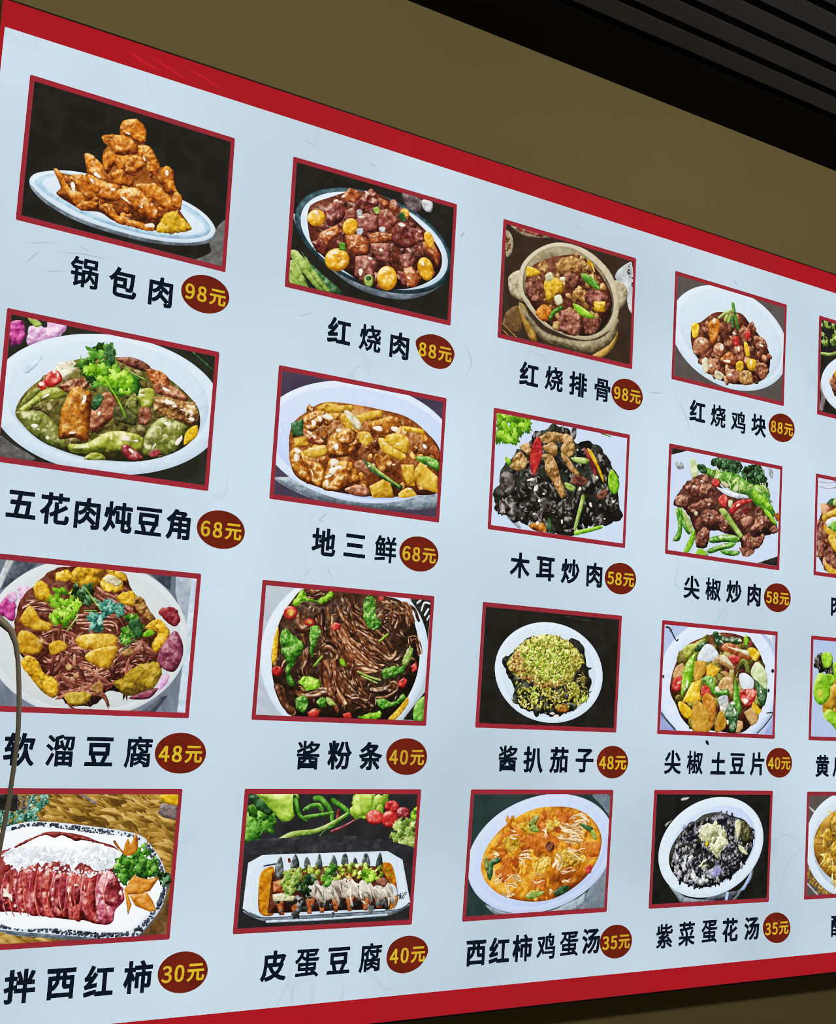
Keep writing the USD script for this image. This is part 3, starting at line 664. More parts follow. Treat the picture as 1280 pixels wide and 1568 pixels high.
S scallion limeg 739,247 692,343 ;w=39.42
S scallion dgreen 750,273 765,373 ;w=51.25
E highlight glare 351,584,42,-3,-3,14 ;pw=.7 fl=.3 r=27.59 n=.5
E + glare 510,366,13,-1,-5,24 ;pw=.7 fl=.3 r=19.71 n=.5
E + glare 689,707,43,-3,-2,8 ;pw=.7 fl=.3 r=23.65 n=.5
E + glare 895,713,24,-4,1,12 ;pw=.7 fl=.3 r=17.74 n=.5
E + glare 756,826,27,-5,0,7 ;pw=.7 fl=.3 r=15.77 n=.5
E + glare 962,803,14,-2,1,26 ;pw=.7 fl=.3 r=21.68 n=.5
E + glare 622,589,16,-1,-5,24 ;pw=.7 fl=.3 r=21.68 n=.5
E + glare 1158,472,23,1,-5,12 ;pw=.7 fl=.3 r=17.74 n=.5
E + glare 847,561,13,-3,1,24 ;pw=.7 fl=.3 r=19.71 n=.5
E + glare 1019,661,12,-2,1,24 ;pw=.7 fl=.3 r=19.71 n=.5
E + glare 778,428,26,2,-3,7 ;pw=.7 fl=.3 r=15.77 n=.5
E + glare 490,787,23,-4,0,9 ;pw=.7 fl=.3 r=15.77 n=.5
#R1C5 9.94 5.2624 0.0039 6.2653 0.0039 6.2653 0.6652 5.2682 0.6652 | picture of stewed meat on a white plate beside green vegetables, cut off by the photo's edge
B blk ;n=.5
F vegetable limeg 34,44 256,37 526,77 672,143 305,252 41,266 ;s=50.19 n=40 k=leaf
S scallion limeg 31,379 196,357 390,273 ;w=33.46
S tabletop_edge greyred 26,657 86,795 49,949 ;w=61.35
E plate plate 715,592,664,-23,-97,350 ;pw=.12 lo=.5
E + platein 721,595,521,-18,-76,273 ;pw=.2 lo=.5
P sauce porklo 209,588 312,494 595,443 945,456 1217,563 1192,703 838,800 434,792 250,730 ;n=.3
F stewed_meat beef2 219,623 313,513 652,432 1004,445 1218,582 1132,732 751,815 406,778 249,711 ;s=111.5 n=90 k=chunk g=.6
P stewed_meat_piece beef 200,654 246,609 316,624 319,699 250,730 207,700 ;r=8.365 b=.8
P stewed_meat_piece crisp 236,555 313,513 343,582 274,613 ;r=8.365 b=.8
P stewed_meat_piece beef2 541,547 712,498 802,577 659,659 ;r=8.365 b=.8
P stewed_meat_piece porkor 832,591 1008,560 1070,646 893,695 ;r=8.365 b=.8
E yellow_corn yel 266,531,28,-5,1,26
#R2C1 4.52 -0.0015 1.0522 1.0050 1.0570 1.0062 1.7203 0.0032 1.7203 | picture of stewed pork belly and green beans topped with coriander in a white bowl
B blkg ;n=.4
P flower pinkd 31,91 75,64 111,80 130,159 101,218 44,229 ;r=9.887 b=1
P flower pinkl 153,95 192,75 257,74 264,25 330,29 391,34 362,112 294,156 158,212 146,144 ;r=12.36 b=1 n=.5
P flower_stem limeg 136,34 188,34 232,61 193,87
P tabletop grey 32,830 103,866 272,946 43,955 ;n=.3
S chopstick dgreen 1300,39 1459,137 ;w=12.36
P bowl plate -60,583 -6,725 122,845 312,932 545,977 799,976 1048,929 1269,840 1439,719 1542,577 1568,427 1514,286 1386,166 1196,79 963,34 709,35 460,82 239,170 69,292 -34,434 ;pw=.2 lo=.5
P + platein 52,568 101,690 213,791 378,863 580,898 798,893 1012,848 1201,768 1345,661 1432,536 1451,407 1403,286 1290,184 1125,112 923,77 705,82 491,127 302,207 158,315 72,439 ;pw=.4 lo=.4
P + plate 140,392 245,266 258,276 206,356 164,400 ;pw=.5
P broth olivelo 113,666 154,542 248,431 369,326 471,253 687,194 888,168 1022,217 1158,268 1286,346 1375,433 1394,569 1329,681 1203,775 1001,854 800,882 602,886 406,856 258,795 159,729 ;n=.3 g=.3
F stew_scrap olivemix 150,625 371,350 890,192 1217,320 1343,527 1125,786 749,877 379,824 ;s=59.32 n=80 k=chunk g=.5
P fat_pork cream 346,331 389,287 460,261 488,304 423,388 376,397 ;b=1
P red_chilli red 282,414 324,352 371,350 400,404 356,448 311,468 ;g=.6
P red_chilli red 239,457 283,425 294,482 254,495 ;g=.8
P pork_slice beef 750,194 862,161 994,198 972,239 842,226 ;b=.6
P pork_slice porkor 971,227 1075,220 1145,270 1125,337 1031,316 ;b=.8
P pork_slice beef2 1031,316 1162,305 1287,359 1277,398 1142,384 1049,375 ;b=1 g=.4
P green_bean olive 137,615 166,552 230,482 265,488 213,556 161,623 ;g=.4
P green_bean olivel 134,639 203,569 289,483 369,455 438,493 399,524 295,553 218,614 164,658 ;g=.5
P long_pepper olive 116,660 186,642 279,633 392,703 460,800 453,849 357,845 247,797 159,729 ;g=.9 b=.4
P pork_slice beef2 380,444 482,377 578,360 572,422 443,480 ;b=.8 g=.7
P pork_slice beef2 610,572 685,438 759,431 772,570 716,652 623,721 604,646 ;b=.7
P pork_belly crisp2 402,749 411,593 464,441 510,420 605,452 610,572 609,693 605,790 518,767 412,795 ;s=1 b=.5 g=.4
P green_bean olive 841,497 885,416 933,383 930,494 948,553 895,537 ;g=.5
P green_bean olivel 920,385 1034,352 1031,465 956,490 ;g=.6
P pork_slice olived 767,522 842,509 937,567 928,618 839,620 775,606 ;b=.5
P pork_slice beef2 944,504 1007,482 1038,539 1005,606 953,602 ;g=.4
P pork_belly tanb 1039,402 1129,386 1223,395 1344,387 1385,469 1359,562 1264,552 1141,522 1047,500 ;s=1 b=1 g=.9 st=.6 sa=10
P long_pepper olive 1009,655 1103,540 1182,534 1306,571 1285,637 1229,759 1100,802 997,805 ;g=.9 b=.4
P long_pepper olivel 474,821 593,792 733,698 857,672 987,695 981,770 855,801 696,837 502,865 ;g=.8 b=.5
P red_chilli redd 840,773 877,761 957,798 999,835 912,860 858,825 ;g=.7
P red_chilli redd 1035,799 1097,759 1125,786 1063,820
P long_pepper olivel 591,900 635,852 709,847 737,879 ;g=.5
P yellow_pepper yel 1296,610 1372,548 1378,623 1290,699
F coriander_leaf green 498,278 632,131 734,148 756,254 901,314 884,404 708,422 578,360 ;s=74.15 n=46 k=leaf
F coriander_leaf lime 549,305 694,266 822,291 856,384 731,394 616,365 ;s=74.15 n=24 k=leaf
P coriander dgreen 670,136 692,107 740,147 730,247 689,206 ;r=7.415
S coriander_stem lime 675,330 788,469 855,581 ;w=11.12
S coriander_stem limeg 806,245 898,278 977,300 ;w=11.12
P herb_leaf dgreen 608,548 637,459 687,462 668,526 634,568 ;g=.4
E highlight glare 247,732,23,-4,1,13 ;pw=.7 fl=.3 r=17.3 n=.5
E + glare 272,748,15,3,-2,8 ;pw=.7 fl=.3 r=11.12 n=.5
E + glare 335,795,10,-1,1,9 ;pw=.7 fl=.3 r=8.651 n=.5
E + glare 396,297,33,0,-1,12 ;pw=.7 fl=.3 r=19.77 n=.5
E + glare 428,313,25,-9,2,7 ;pw=.7 fl=.3 r=16.07 n=.5
E + glare 362,375,8,-1,1,15 ;pw=.7 fl=.3 r=11.12 n=.5
E + glare 262,453,13,-2,1,10 ;pw=.7 fl=.3 r=11.12 n=.5
E + glare 861,721,31,1,-1,14 ;pw=.7 fl=.3 r=19.77 n=.5
E + glare 925,729,25,-4,1,10 ;pw=.7 fl=.3 r=16.07 n=.5
E + glare 913,799,19,11,-5,7 ;pw=.7 fl=.3 r=13.59 n=.5
E + glare 1146,571,28,0,-1,12 ;pw=.7 fl=.3 r=17.3 n=.5
E + glare 1247,668,14,5,-17,35 ;pw=.7 fl=.3 r=19.77 n=.5
E + glare 1152,420,49,2,-1,6 ;pw=.7 fl=.3 r=19.77 n=.5
E + glare 1228,445,49,3,-1,6 ;pw=.7 fl=.3 r=19.77 n=.5
E + glare 1283,461,43,3,-1,6 ;pw=.7 fl=.3 r=19.77 n=.5
E + glare 1125,337,23,4,-2,8 ;pw=.7 fl=.3 r=13.59 n=.5
E + glare 1314,512,28,0,-1,8 ;pw=.7 fl=.3 r=16.07 n=.5
E + glare 555,509,10,0,-2,26 ;pw=.7 fl=.3 r=16.07 n=.5
E + glare 491,741,32,-11,2,6 ;pw=.7 fl=.3 r=18.54 n=.5
E + glare 293,530,32,-24,3,5 ;pw=.7 fl=.3 r=19.77 n=.5
E + glare 948,405,27,-5,1,8 ;pw=.7 fl=.3 r=16.07 n=.5
E + glare 661,588,8,1,-5,20 ;pw=.7 fl=.3 r=12.36 n=.5
E + glare 1069,745,10,2,-8,30 ;pw=.7 fl=.3 r=18.54 n=.5
E + glare 336,356,10,-2,1,10 ;pw=.7 fl=.3 r=8.651 n=.5
#R2C2 5.73 1.3238 1.0603 2.3236 1.0560 2.3237 1.7173 1.3272 1.7161 | picture of glazed potato, aubergine and pepper stir-fry in a white bowl
B purplebk ;n=.3
P bowl platelo 35,831 312,943 711,962 1123,941 1490,866 1480,733 ;pw=.3
P + platev -106,505 -57,646 72,769 268,862 511,917 779,927 1045,892 1282,815 1468,704 1585,569 1620,424 1572,283 1443,160 1247,66 1004,12 736,2 470,37 233,114 47,225 -70,360 ;pw=.1 lo=.4
P + plateinv -38,483 4,612 123,728 308,819 540,876 797,895 1054,872 1285,810 1469,716 1586,598 1625,468 1583,339 1464,223 1279,132 1047,75 790,57 533,79 302,141 119,235 2,353 ;pw=.4 lo=.5
P glaze porkor2 132,623 142,427 262,304 386,220 598,191 899,190 1139,211 1332,303 1465,429 1481,745 1255,811 950,862 651,876 410,861 198,797 ;n=.4 g=.5
F glazed_scrap crisp2 160,642 263,315 599,214 928,209 1320,329 1447,481 1465,723 975,835 435,835 208,773 ;s=69.88 n=75 k=chunk g=.9
P green_pepper dgreen 129,417 228,367 244,492 150,518 ;g=.3 s=1
P aubergine crisp2 234,355 314,296 390,272 421,325 362,416 275,464 239,423 ;g=1.4 b=.8
P potato potato 338,269 413,215 519,216 639,196 655,229 550,269 431,288 ;g=.3 fl=.45
P potato potato 672,274 790,219 899,190 923,234 796,289 715,314 ;g=.2 s=1 fl=.45
P potato potato 539,306 577,271 665,357 675,403 600,391 ;g=.4 fl=.45
P onion cream 569,255 602,243 730,324 720,372 665,357
P aubergine crisp2 784,315 904,260 1012,219 1085,244 1074,294 996,366 830,379 ;g=.8 b=.5
P potato yfried 1102,284 1302,283 1305,319 1119,323 ;s=1 fl=.45
P aubergine porkor 234,447 340,466 422,511 398,538 280,533 ;g=1 b=.6
P aubergine crisp2 450,530 483,444 612,377 709,410 742,487 681,567 576,606 471,621 ;g=1.2 b=.8
P aubergine crisp2 511,451 613,389 682,402 674,474 569,513 ;g=1 b=.6
P potato potato 708,398 803,383 835,438 784,493 727,466 ;g=.5 fl=.45
P potato potato 163,527 264,495 282,555 175,588 ;s=1 fl=.45
P potato potato 247,607 411,536 452,553 443,601 341,645 262,639 ;g=.6 fl=.45
P potato potato 888,418 943,410 1031,469 1132,490 1149,536 1066,554 937,506 ;g=.4 fl=.45
P potato potato 949,397 1023,356 1151,367 1177,435 1146,500 1060,476 973,441 ;g=.4 fl=.45
P aubergine crisp2 134,646 194,591 268,707 329,826 238,815 169,755 ;g=1.3 b=.6
P aubergine crisp2 279,683 410,687 442,764 410,855 328,814 ;g=.9 b=.5
P aubergine crisp2 431,789 475,678 578,635 673,639 751,769 645,807 543,867 437,869 ;g=1.6 b=.9
P aubergine beef2 621,845 752,793 836,817 840,870 705,881 ;g=.5
P aubergine beef2 687,649 751,604 839,675 829,723 744,688 ;g=.4
P potato crisp2 870,540 955,563 975,644 921,663 882,609 ;g=.5 fl=.45
P green_pepper dgreen 756,580 822,630 880,669 1137,754 1112,787 967,728 824,665 ;g=.5
S green_pepper limeg 807,620 936,685 1110,763 ;w=29.56 t=.4
P potato potato 834,794 953,724 1024,745 1067,853 868,878 ;s=1 g=.2 fl=.45
P potato potato 1111,589 1223,574 1250,739 1179,748 1131,671 ;s=1 g=.4 fl=.45
P potato potato 1240,607 1285,541 1459,638 1469,771 1337,752 1231,681 ;s=1 g=.3 fl=.45
P green_pepper green 1233,512 1375,491 1465,527 1470,594 1366,566 1278,542 ;g=.5
P carrot porkor 1358,457 1397,391 1458,431 1462,479
P potato potato 1100,818 1194,758 1269,809 1116,846 ;g=.6 fl=.45
E highlight glare 434,323,47,0,-2,19 ;pw=.7 fl=.3 r=21.5 n=.5
E + glare 308,389,19,-3,2,24 ;pw=.7 fl=.3 r=21.5 n=.5
E + glare 370,345,15,-2,1,19 ;pw=.7 fl=.3 r=17.47 n=.5
E + glare 513,650,36,-11,4,14 ;pw=.7 fl=.3 r=21.5 n=.5
E + glare 544,704,51,-20,5,12 ;pw=.7 fl=.3 r=21.5 n=.5
E + glare 481,759,39,-18,8,15 ;pw=.7 fl=.3 r=21.5 n=.5
E + glare 461,831,17,-2,3,32 ;pw=.7 fl=.3 r=21.5 n=.5
E + glare 202,613,30,5,-5,17 ;pw=.7 fl=.3 r=21.5 n=.5
E + glare 187,661,10,-1,2,28 ;pw=.7 fl=.3 r=20.16 n=.5
E + glare 336,576,49,-3,0,8 ;pw=.7 fl=.3 r=21.5 n=.5
E + glare 301,472,34,19,-5,7 ;pw=.7 fl=.3 r=21.5 n=.5
E + glare 560,403,37,-6,1,8 ;pw=.7 fl=.3 r=20.16 n=.5
E + glare 869,344,38,0,-1,12 ;pw=.7 fl=.3 r=21.5 n=.5
E + glare 1034,318,27,-4,1,16 ;pw=.7 fl=.3 r=20.16 n=.5
E + glare 603,261,7,-6,18,18 ;pw=.7 fl=.3 r=17.47 n=.5
E + glare 338,778,8,-3,15,38 ;pw=.7 fl=.3 r=21.5 n=.5
E + glare 974,453,42,10,-2,6 ;pw=.7 fl=.3 r=21.5 n=.5
E + glare 1085,437,37,6,-2,6 ;pw=.7 fl=.3 r=20.16 n=.5
E + glare 823,641,11,-2,1,8 ;pw=.7 fl=.3 r=9.407 n=.5
E + glare 1209,768,21,-3,0,6 ;pw=.7 fl=.3 r=12.09 n=.5
E + glare 456,436,14,8,-4,6 ;pw=.7 fl=.3 r=10.75 n=.5
E + glare 778,417,18,-3,1,8 ;pw=.7 fl=.3 r=12.09 n=.5
E + glare 518,544,15,0,-3,25 ;pw=.7 fl=.3 r=20.16 n=.5
E + glare 271,418,15,5,-4,7 ;pw=.7 fl=.3 r=12.09 n=.5
E + glare 1041,599,16,-2,1,10 ;pw=.7 fl=.3 r=12.09 n=.5
E + glare 1312,415,12,-8,12,14 ;pw=.7 fl=.3 r=14.78 n=.5
#R2C3 7.07 2.6379 1.0548 3.6327 1.0514 3.6345 1.7146 2.6424 1.7155 | picture of black wood-ear fungus stir-fried with pork and a red pepper piece
B platev ;n=.1
P + platelo2 76,794 307,952 346,948 141,796 ;pw=.5
F lettuce lime 28,44 395,33 373,100 313,203 42,254 ;s=74.46 n=60 k=leaf
S leaf_tip green 1157,35 1288,54 ;w=16.25 t=.3
P fungus_bed blkg 31,687 92,638 98,534 217,353 394,223 521,109 639,49 791,58 881,152 1048,127 1164,164 1303,309 1368,431 1407,601 1443,728 1303,809 1202,809 1071,749 925,883 901,950 709,960 622,865 422,887 262,854 92,843 ;r=18.95 n=.2
F wood_ear fungus 57,694 221,414 601,97 848,71 1227,243 1408,623 1258,781 952,870 708,950 436,896 117,820 ;s=102.9 n=130 k=chunk g=1.8 b=1.5
P wood_ear fungus2 88,577 136,509 241,526 260,616 187,708 120,665 ;g=.5 st=.7 sa=70
P wood_ear fungus 471,600 574,534 632,590 582,659 502,669 ;g=1.3 b=1
P wood_ear fungus 708,718 827,640 966,644 1001,757 924,873 760,902 ;g=.8 b=1
P wood_ear fungus 1247,599 1376,572 1409,633 1341,718 1267,683 ;g=1 b=1
P pork_slice tan 485,178 549,126 711,102 837,115 854,166 689,180 527,214 ;r=9.476 b=1
P pork_slice tan 719,228 823,128 878,216 833,287 749,277 ;r=9.476 b=.9
P pork_slice tan 529,245 648,196 687,265 656,312 586,290 ;r=9.476 b=1
P pork_slice tan 278,281 342,241 396,264 388,339 320,317 ;r=9.476 b=1
P pork_slice tan 208,416 281,333 349,355 366,425 290,477 198,469 ;r=10.83 b=1
P pork_slice tan 514,321 614,302 687,382 735,492 797,611 759,653 715,622 627,506 562,451 550,369 ;r=8.123 b=1 g=.4
P pork_slice tan 722,271 792,293 895,385 939,422 884,440 782,358 ;r=6.769 b=.8
P pork_slice beef 845,478 926,435 1040,463 1014,509 861,518 ;r=6.769 b=.8
P red_pepper red 394,338 421,229 471,169 508,227 520,320 486,420 445,509 408,451 390,380 ;pw=.15
P red_pepper redd 967,193 1010,208 1134,375 1123,430 1061,341
P yellow_strip yel 1009,192 1067,211 1207,408 1211,462 1133,353
P celery limeg 834,298 986,276 1044,290 989,330 877,324
P celery limeg 778,518 847,520 904,545 878,580 808,567
P celery lime 1265,401 1304,336 1397,438 1360,541 1286,518 ;g=.3
S celery limeg 998,592 958,741 912,906 ;w=46.03 t=.6
S celery lime 907,933 1065,889 1226,839 ;w=40.61 t=.6
S celery dgreen 620,833 661,955 ;w=46.03
P celery lime 134,385 194,408 184,450 151,439
P pork_slice crisp2 411,920 569,881 607,961 493,957 ;r=6.769 b=.8
P pork_slice beef 1132,591 1242,512 1260,575 1177,618 ;r=6.769
S fungus_stalk fungus 1336,642 1411,677 1451,727 ;w=21.66
E highlight glare 413,539,36,-10,2,6 ;pw=.7 fl=.3 r=20.31 n=.5
E + glare 471,600,9,4,-17,23 ;pw=.7 fl=.3 r=20.31 n=.5
E + glare 517,699,9,-1,1,12 ;pw=.7 fl=.3 r=10.83 n=.5
E + glare 554,642,18,-2,1,12 ;pw=.7 fl=.3 r=14.89 n=.5
E + glare 471,819,20,-2,1,8 ;pw=.7 fl=.3 r=13.54 n=.5
E + glare 502,889,15,-2,1,8 ;pw=.7 fl=.3 r=12.18 n=.5
E + glare 640,726,18,-8,2,4 ;pw=.7 fl=.3 r=10.83 n=.5
E + glare 946,550,18,-2,1,12 ;pw=.7 fl=.3 r=14.89 n=.5
E + glare 337,586,13,4,-3,5 ;pw=.7 fl=.3 r=9.476 n=.5
E + glare 770,848,7,-1,1,15 ;pw=.7 fl=.3 r=12.18 n=.5
E + glare 1080,673,9,-3,9,16 ;pw=.7 fl=.3 r=13.54 n=.5
E + glare 1243,772,16,-2,0,7 ;pw=.7 fl=.3 r=10.83 n=.5
E + glare 1335,610,12,-1,0,7 ;pw=.7 fl=.3 r=9.476 n=.5
E + glare 1137,428,17,8,-4,5 ;pw=.7 fl=.3 r=12.18 n=.5
E + glare 927,220,29,0,-1,5 ;pw=.7 fl=.3 r=16.25 n=.5
#R2C4 8.49 3.9510 1.0545 4.9491 1.0541 4.9485 1.7192 3.9539 1.7142 | picture of dark beef strips with green peppers and broccoli on a white plate
B platev ;n=.15
P tabletop blk 26,34 263,24 29,100 ;s=1
P tabletop blk 1192,958 1476,864 1481,958 ;s=1
P plate_shade greyw 85,164 150,145 192,196 114,217 ;n=.5
P plate_shade greyw 1307,42 1366,64 1370,133 1325,119 ;n=.5
F broccoli dgreen 536,91 698,34 879,23 926,134 816,179 648,143 ;s=61.17 n=80 k=chunk b=1
F broccoli dgreen 955,150 1036,60 1178,50 1254,139 1316,230 1130,245 1000,213 ;s=57.09 n=80 k=chunk b=1
P greens_bed green 350,146 594,160 871,161 1072,223 1302,232 1352,385 1430,495 1226,461 937,359 656,288 490,252 ;r=16.31 n=.6
F green_pepper_bit limeg 486,175 788,173 1072,223 1287,234 1336,347 1077,341 682,265 ;s=67.96 n=46 k=strip g=.4
P cucumber cream2 254,106 327,101 376,267 316,285 273,223
P green_pepper dgreen 350,155 443,133 487,194 407,215 ;g=.3
P beef_bed beeflo 78,544 126,443 225,326 434,221 599,247 684,313 798,376 1051,383 1167,428 1313,480 1449,583 1437,644 1238,707 1185,811 992,910 944,788 760,731 541,737 521,873 387,888 354,758 225,583 ;r=13.59
P green_bean green 119,577 185,569 301,764 276,796 164,685 ;g=.5
P green_bean green 107,588 153,582 193,729 167,855 82,869 142,763 ;g=.5
P green_bean limeg 185,578 254,627 326,733 302,783 231,696 ;g=.5
P green_bean lime 225,962 278,843 346,740 363,814 284,951 ;g=.5
P green_bean lime 371,956 415,904 483,916 539,953 418,971 ;g=.4
P green_bean green 518,816 625,766 843,731 942,750 930,790 737,811 574,839 ;g=.7
P green_bean green 510,913 629,862 819,802 889,804 849,847 686,894 551,937 ;g=.7
P green_bean green 686,894 809,881 948,876 935,906 825,928 714,920 ;g=.7
P green_bean lime 1103,288 1219,323 1383,411 1356,455 1238,409 1121,365 ;g=.5
P green_bean lime 1254,447 1342,466 1448,573 1390,560 1300,511 ;g=.4
P beef_strip beef 207,366 278,309 383,276 546,293 577,356 471,409 311,439 230,411 ;r=16.31 b=1.2 g=.4
P beef_strip beef 395,255 447,214 503,250 478,282 424,280 ;r=10.87 b=1.2 g=.4
P beef_strip beef 104,541 101,475 165,448 259,464 249,523 184,555 ;r=12.23 b=1.2 g=.4
P beef_strip beef 237,562 315,515 446,450 567,435 583,481 437,538 332,589 ;r=13.59 b=1.2 g=.5
P beef_strip beef 426,587 491,541 613,535 782,602 813,686 732,725 619,660 512,682 442,652 ;r=16.31 b=1.2 g=.5
P beef_strip beef 369,795 459,708 534,728 532,815 454,885 372,861 ;r=12.23 b=1 g=.3
P beef_strip beef 351,692 414,617 444,681 394,754 ;r=9.515 b=1
P beef_strip beef 934,594 1044,532 1130,541 1091,615 994,665 ;r=10.87 b=1 g=.4
P beef_strip beef 1140,451 1195,415 1242,488 1344,526 1319,608 1178,664 1051,678 1132,590 ;r=12.23 b=1.2 g=.5
P beef_strip beef 970,746 1052,688 1139,727 1250,675 1268,733 1186,821 1045,846 ;r=13.59 b=1.2 g=.5
P beef_strip beef 932,838 1030,838 1159,853 1006,918 ;r=10.87 b=1.2 g=.3
P beef_strip beef 1335,626 1419,577 1465,621 1409,657 ;r=8.155 b=1
P beef_strip beef 847,526 943,485 1015,526 947,573 864,583 ;r=10.87 b=1
E peanut cream 359,593,24,-3,1,21
P green_pepper limeg 653,521 721,503 837,596 983,725 942,750 812,657 697,564 ;g=.4
P red_pepper red 545,273 598,237 655,268 629,306 561,310 ;g=.3
P red_pepper red 635,426 715,372 773,419 735,491 665,471 ;g=.3
P red_pepper red 784,505 884,414 1079,365 1094,383 942,456 820,544 ;g=.4
P red_pepper redd 971,482 1040,444 1056,491 1001,527
P onion white 609,318 768,331 1021,343 1050,364 882,385 715,368
P onion cream 668,257 779,271 753,304 683,294
P onion cream2 823,305 890,247 893,315 838,332
P onion cream2 773,419 828,421 803,483 775,477
P carrot crisp2 1400,469 1465,461 1468,521 1432,535
E highlight glare 424,289,21,3,-2,6 ;pw=.7 fl=.3 r=13.59 n=.5
E + glare 320,351,15,-2,0,5 ;pw=.7 fl=.3 r=9.515 n=.5
E + glare 502,491,23,-7,2,4 ;pw=.7 fl=.3 r=13.59 n=.5
E + glare 562,609,23,3,-2,5 ;pw=.7 fl=.3 r=13.59 n=.5
E + glare 730,676,21,3,-2,5 ;pw=.7 fl=.3 r=13.59 n=.5
E + glare 155,497,13,-2,0,4 ;pw=.7 fl=.3 r=8.155 n=.5
E + glare 1231,569,13,2,-8,18 ;pw=.7 fl=.3 r=17.67 n=.5
E + glare 1083,763,21,-2,0,6 ;pw=.7 fl=.3 r=12.23 n=.5
E + glare 679,769,49,-9,1,5 ;pw=.7 fl=.3 r=21.75 n=.5
E + glare 684,856,42,-15,3,4 ;pw=.7 fl=.3 r=21.75 n=.5
E + glare 913,440,33,-18,3,3 ;pw=.7 fl=.3 r=19.03 n=.5
E + glare 449,776,9,-1,1,11 ;pw=.7 fl=.3 r=10.87 n=.5
#R2C5 10.03 5.2727 1.0559 6.2750 1.0559 6.2750 1.7177 5.2772 1.7177 | picture of sliced meat with fried potato wedges on a white plate, cut off by the photo's edge
B platev ;n=.1
S plate_line greyw 30,70 179,68 343,28 ;w=14.07
S plate_line greyw 31,115 181,123 345,83 ;w=14.07
P dark_greens dgreen 147,317 212,228 349,201 801,182 807,367 190,385 ;r=11.26 n=.5
E cucumber limeg 309,252,55,-7,1,40
P meat_bed beeflo 43,474 215,309 631,222 1038,303 1224,546 1055,827 599,980 209,944 69,813 ;r=14.07
F fried_scrap beef2 43,474 215,309 631,222 1038,303 1224,546 1055,827 599,980 209,944 69,813 ;s=123.9 n=110 k=chunk g=.4
F potato_chip potato 354,329 980,329 1165,571 938,838 457,939 ;s=197 n=34 k=strip g=.3
P meat_slice beef 16,468 70,453 102,594 77,651 30,620 ;r=8.445 b=1
P meat_slice beef 52,707 131,663 123,808 69,831 ;r=8.445 b=1
P meat_slice beef 134,753 215,726 343,840 318,915 207,890 ;r=8.445 b=1
P potato_wedge potato 96,414 216,345 352,292 354,356 191,421 125,465 ;g=.2
P potato_wedge potato 125,492 194,511 334,568 363,602 224,589 141,553 ;g=.2
P potato_wedge potato 197,601 265,576 365,674 368,765 256,704 ;g=.2
P potato_wedge potato 152,859 234,887 374,928 347,958 209,953 ;g=.2
P onion white 152,471 246,405 356,402 360,511 250,523
P scallion green 194,502 274,438 358,456 360,529 278,538
#R3C1 4.48 0.0040 2.1077 1.0057 2.1077 1.0023 2.7705 0.0040 2.7705 | picture of soft-fried tofu with reddish shreds and coriander on a white plate
B denim ;n=.3 st=.3 sa=70
P table_stripe greyw 86,238 150,29 198,26 118,246 ;s=1
P table_stripe denimd 205,34 363,35 227,151 128,235 153,168 ;s=1 n=.3
P table_stripe denimd 1124,35 1277,30 1281,136 1215,95 ;s=1
P table_stripe greyb 1315,34 1466,36 1455,388 1411,391 1319,144 ;s=1 n=.3
P table_stripe denimd 1141,965 1288,857 1336,844 1249,961 ;s=1
P table_stripe plate 1434,41 1470,38 1478,959 1409,961 ;s=1
P plate platec 59,489 92,651 190,798 343,914 536,990 751,1016 965,991 1158,917 1312,802 1411,656 1446,494 1412,331 1314,185 1161,68 968,-7 754,-33 540,-8 346,65 192,181 93,327 ;pw=.1 lo=.5
P + plateinc 108,502 141,649 234,781 378,885 557,950 756,970 953,944 1131,874 1271,766 1360,631 1390,483 1356,336 1263,204 1120,101 940,35 742,15 544,41 366,112 226,219 137,354 ;pw=.4 lo=.6
P flower pinkd 136,320 174,268 220,292 242,354 222,421 177,402 143,384 ;r=11.54 b=.6
P flower pinkl 234,215 285,189 343,216 360,280 275,298 ;r=9.235 b=.8
P flower pinkl 173,253 225,237 241,290 199,304 ;r=5.772
P shred_bed porklo 257,558 254,310 359,161 472,63 639,30 824,29 946,63 1016,170 1163,317 1295,411 1262,585 1264,733 1094,854 904,840 820,932 636,928 514,824 322,661 ;n=.3 r=9.235
N pork_shred rednoo 278,330 373,301 497,313 578,339 ;w=21.93 n=8 sp=34.63
N pork_shred rednoo 416,504 512,465 616,491 604,601 499,673 419,645 ;w=21.93 n=9 sp=46.18
N pork_shred rednoo 598,536 642,643 772,680 801,745 604,831 550,736 ;w=25.4 n=14 sp=80.81
N pork_shred rednoo 799,723 956,659 1067,574 1227,598 ;w=21.93 n=14 sp=69.26
N pork_shred rednoo 872,518 1015,532 1124,536 1226,587 ;w=18.47 n=8 sp=34.63
N pork_shred rednoo 574,756 714,793 855,820 905,851 ;w=24.24 n=12 sp=69.26
N pork_shred rednoo 742,137 838,174 988,252 1093,345 ;w=24.24 n=9 sp=57.72
N pork_shred rednoo 627,369 766,381 906,382 959,445 ;w=21.93 n=9 sp=57.72
F pork_shred_bit rednoo 309,640 416,504 614,469 942,514 1224,564 1207,770 905,851 636,928 463,762 ;s=109.7 n=70 k=strip g=.4
P tofu yfried 567,109 628,31 790,32 786,111 722,173 629,159 ;r=10.39 b=.8
P tofu yfried 475,95 551,66 589,107 525,140 479,133 ;r=8.081 b=.8
P tofu yfried 776,134 828,62 926,99 943,154 886,181 815,176 ;r=9.235 b=.9
P + cream 796,99 840,67 927,110 906,140 834,124
P tofu yfried 801,31 945,52 962,107 876,80 ;r=6.926 b=.8
P tofu yfried 344,173 392,152 442,208 458,261 405,287 352,248 ;r=9.235 b=.8
P tofu yfried 889,214 979,162 1042,190 1025,260 928,245 ;r=9.235 b=.8
P tofu tanb 1020,215 1079,199 1149,296 1191,350 1130,354 1052,292 ;r=9.235 b=.9
P tofu yfried 1123,400 1214,337 1295,411 1278,492 1223,559 1177,522 1210,428 ;r=10.39 b=.9
